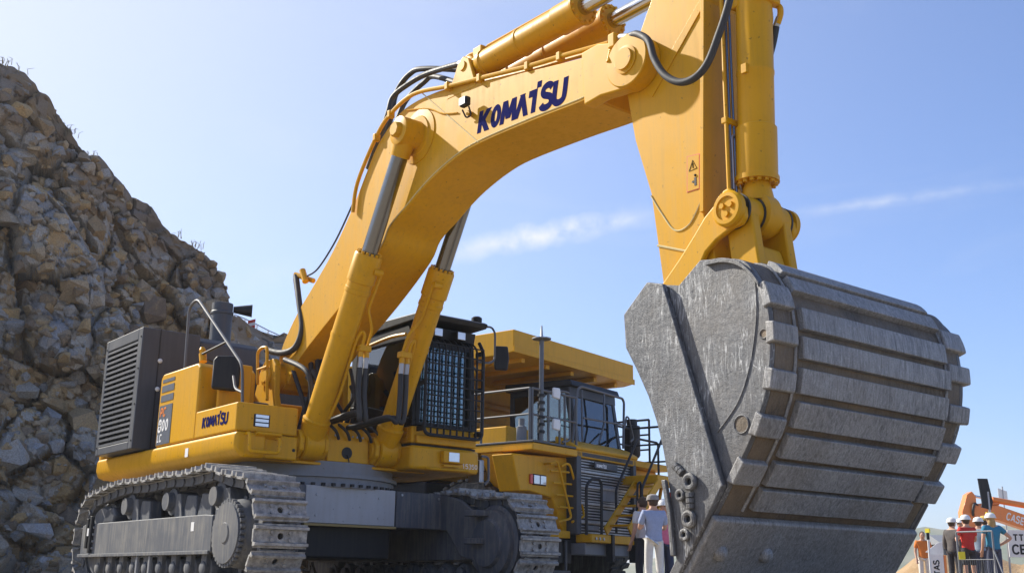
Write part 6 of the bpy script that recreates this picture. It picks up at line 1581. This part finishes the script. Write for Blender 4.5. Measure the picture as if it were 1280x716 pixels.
# white pole with yellow top
PO = thing('marker_pole', 'thin white marker pole with a yellow top next to the bucket', 'pole', gp(1162.5, 23.5, 0.15))
MB().tube([(0, 0, -0.2), (0, 0, 0.95)], 0.022, 8).build('shaft', 'white', PO)
MB().tube([(0, 0, 0.95), (0, 0, 1.08)], 0.03, 8).build('sleeve', 'black', PO)
MB().box(-0.045, 0.045, -0.02, 0.02, 1.08, 1.16).build('reflector', 'hivis', PO)
# banners: board seen at an angle; letters are raised strokes
def board(name, label, u, D, z0, w, h, face, strokes, cat='banner'):
    B_ = thing(name, label, cat, gp(u, D, z0), face)
    MB().box(-w / 2, w / 2, -0.02, 0.02, 0.0, h).build('panel', 'white', B_, 0.004)
    for s in (-1, 1): MB().tube([(s * w / 2, 0.03, -0.6), (s * w / 2, 0.03, h)], 0.025, 6).build('post', 'steel', B_)
    for (txt, x, z, hh, mt, ux_, uy_) in strokes:
        letters(txt, (x, -0.0215, z), ux_, uy_, hh, 0.3, 0.25, 0.004).build('lettering', mt, B_, smooth=0)
    return B_
# rotate so that local -Y faces the camera
FC = AWAY - R(90)
board('sign_board', 'white sign board with dark lettering at the right edge', 1286, 31, 0.95, 0.95, 0.66, FC, [('TTA', -0.34, 0.40, 0.16, 'black', (1, 0, 0), (0, 0, 1)), ('CE', -0.38, 0.08, 0.22, 'black', (1, 0, 0), (0, 0, 1))], 'sign')
bb = board('banner_stand', 'small white banner with sideways letters and an orange edge', 1171, 27.5, 0.35, 0.30, 0.58, FC, [('JAZ' if False else 'TAS', 0.04, 0.12, 0.13, 'black', (0, 0, 1), (-1, 0, 0))])
MB().box(0.155, 0.21, -0.022, 0.018, 0.0, 0.56).build('orange_edge', 'orange', bb)
fl = MB().prism([(-0.28, 0.0), (0.0, 0.20), (0.12, 0.24), (0.12, -0.12), (-0.1, -0.06)], -0.01, 0.01).build('white_flag', 'white')
tag(fl, 'small white pennant above the sideways lettered banner', 'flag'); fl.location = gp(1173, 27.8, 0.98); fl.rotation_euler = (0, 0, FC)
st_ = tag(MB().tube([(0, 0, -0.9), (0, 0, 0.1)], 0.015, 6).build('flag_stick', 'steel'), 'thin stick holding the small white pennant', 'stick'); st_.location = gp(1176, 27.85, 0.98)
# black pennant board on a post, white flag behind
KB = thing('black_banner', 'tall black banner on a post above the visitors', 'banner', gp(1243, 30, 0.2))
MB().tube([(0, 0, 0), (0, 0, 2.3)], 0.03, 8).build('post', 'steel', KB)
o = MB().prism([(-0.20, 1.92), (-0.17, 2.0), (-0.22, 2.62), (0.02, 2.62), (0.10, 2.05), (0.04, 1.86)], -0.02, 0.02).build('cloth', 'black', KB); o.rotation_euler = (0, 0, FC)
o = MB().box(-0.09, 0.09, -0.04, 0.04, 1.66, 1.80).build('clamp', 'hivis', KB); o.rotation_euler = (0, 0, FC)
WF = thing('far_flag', 'small square white flag behind the orange excavator boom', 'flag', gp(1262, 62, 0.0))
MB().tube([(0, 0, 0), (0, 0, 5.2)], 0.04, 6).build('pole', 'steel', WF)
o = MB().prism([(-0.24, 4.62), (0.22, 4.52), (0.22, 4.96), (-0.24, 5.12)], -0.01, 0.01).build('cloth', 'white', WF); o.rotation_euler = (0, 0, FC)

# orange excavator in the distance: boom and arm reach into the picture from the right
D_ = 48.0
OE = thing('orange_excavator', 'distant orange excavator with lettered boom at the right edge', 'excavator', gp(1420, D_, 0.0), FC)
inv = (Matrix.Translation(OE.location) @ Matrix.Rotation(FC, 4, 'Z')).inverted()
def ol(u, v): 
    d = ray(u, v); k = inv.to_3x3() @ d; o_ = inv @ CAM; t_ = -o_.y / k.y; p = o_ + k * t_; return (p.x, p.z)
boom = [ol(*q) for q in ((1214, 640), (1216, 632), (1245, 632), (1282, 645), (1330, 668), (1340, 690), (1325, 690), (1278, 661), (1244, 650), (1216, 648))]
bo = MB().prism(boom, -0.25, 0.25).build('boom', 'orange', OE, 0.03)
arm_ = [ol(*q) for q in ((1206, 618), (1212, 614), (1217, 620), (1219, 640), (1217, 690), (1209, 692), (1202, 660), (1200, 640))]
MB().prism(arm_, -0.22, 0.22).build('arm', 'orange', OE, 0.03)
def o3(u, v, y=0.0): x, z = ol(u, v); return (x, y, z)
MB().tube([o3(1214, 619), o3(1240, 624)], 0.05, 10).build('cylinder_rod', 'chrome', OE)
MB().tube([o3(1240, 624), o3(1284, 632)], 0.11, 12).build('arm_cylinder', 'orange', OE)
MB().tube([o3(1216, 632), o3(1248, 629)], 0.07, 10).build('boom_pipe', 'orange', OE)
MB().tube(spline([o3(1217, 650), o3(1212, 640, -0.3), o3(1214, 630, -0.3), o3(1222, 632)], 6), 0.05, 8).build('hydraulic_hose', 'rubber', OE)
x0, z0 = ol(1254, 649); x1, z1 = ol(1277, 657)
ul = Vector((x1 - x0, 0, z1 - z0)).normalized()
letters('CASE', (x0, -0.252, z0), ul, (-ul.z, 0, ul.x), 0.26, 0.3, 0.25, 0.01, 0.7).build('maker_name', 'white', bo, smooth=0)
MB().prism([ol(1207, 692), ol(1219, 690), ol(1232, 704), ol(1226, 722), ol(1205, 714)], -0.55, 0.55).build('bucket', 'dark_grey', OE, 0.04)
MB().box(-1.4, 2.6, -1.3, 1.3, 1.15, 2.3).build('house', 'orange', OE, 0.08, 3)
MB().box(-1.2, 0.4, -1.25, -0.2, 2.3, 3.05).build('cab', 'black', OE, 0.08, 3)
for s in (-1, 1): MB().prism([(-2.0, 0.1), (1.9, 0.1), (2.2, 0.4), (2.2, 0.7), (1.9, 1.0), (-2.0, 1.0), (-2.3, 0.7), (-2.3, 0.4)], s * 1.15 - 0.28, s * 1.15 + 0.28).build('track', 'black', OE, 0.06)
# far stands and hills
def far_box(u0, u1, v, D, mat, name, label, cat, depth=3):
    a, b_ = gp(u0, D, 0), gp(u1, D, 0); h = px(u0, v, D=D).z
    o = thing(name, label, cat, (a + b_) / 2, FC); w = (b_ - a).length
    MB().box(-w / 2, w / 2, 0, depth, 0, h * 0.82).build('wall', mat, o, 0.05)
    MB().prism([(-0.3, h * 0.822), (depth + 0.3, h * 0.822), (depth / 2, h)], -w / 2 - 0.2, w / 2 + 0.2, 'x').build('roof', 'mid_grey', o)
    return o
far_box(1180, 1200, 667, 70, 'dark_grey', 'site_hut', 'dark grey site hut far behind the visitors', 'hut')
# ================================================================== far hills and air
m, t, b = newmat('far_hill'); v = coords(t)
c = t.mix(t.ramp(t.noise(v, 0.02, 6, 0.65), (0.4, 0.0), (0.62, 1.0)), (0.10, 0.13, 0.07), (0.22, 0.20, 0.13))
t.l(c, b.inputs['Base Color']); b.inputs['Roughness'].default_value = 1.0
mb = MB(); n = 160
for i in range(n + 1):
    u = 700 + 3200 * i / n; D1 = 620
    p = gp(u, D1, 0); d = (p - CAM); d.z = 0; d.normalize()
    hz = (30 + 6 * mnoise.noise(Vector((i * 0.11, 0, 0))) + 2.0 * mnoise.noise(Vector((i * 0.8, 4, 0)))) * min(1, i / 14) * min(1, (n - i) / 14)
    for (dd, zz) in ((-140, -1), (-60, 0.55 * hz), (0, hz), (90, 0.9 * hz), (200, -1)):
        q = p + d * dd; mb.v.append((q.x, q.y, zz))
for i in range(n):
    for j in range(4): a = i * 5 + j; mb.f.append((a, a + 5, a + 6, a + 1))
o = mb.build('far_hills', 'far_hill', None, smooth=70); o['kind'] = 'structure'
HZ = MB().box(-900, 900, -900, 900, -1.5, 60).build('haze', None, None, smooth=0)
hm = bpy.data.materials.new('haze'); hm.use_nodes = True; ht_ = NT(hm.node_tree); ht_.t.nodes.clear()
pv = ht_.n('ShaderNodeVolumePrincipled'); pv.inputs['Color'].default_value = (0.80, 0.85, 0.92, 1); pv.inputs['Density'].default_value = 0.0006
pv.inputs['Anisotropy'].default_value = 0.2
oo = ht_.n('ShaderNodeOutputMaterial'); ht_.l(pv.outputs[0], oo.inputs['Volume'])
HZ.data.materials.append(hm); HZ['kind'] = 'stuff'; HZ['label'] = 'thin pale haze in the air over the whole quarry'

sc.cycles.volume_bounces = 0
for o in bpy.data.objects:
    if o.type == 'MESH' and o.name.split('.')[0].endswith('_bolts'): o['kind'] = 'stuff'
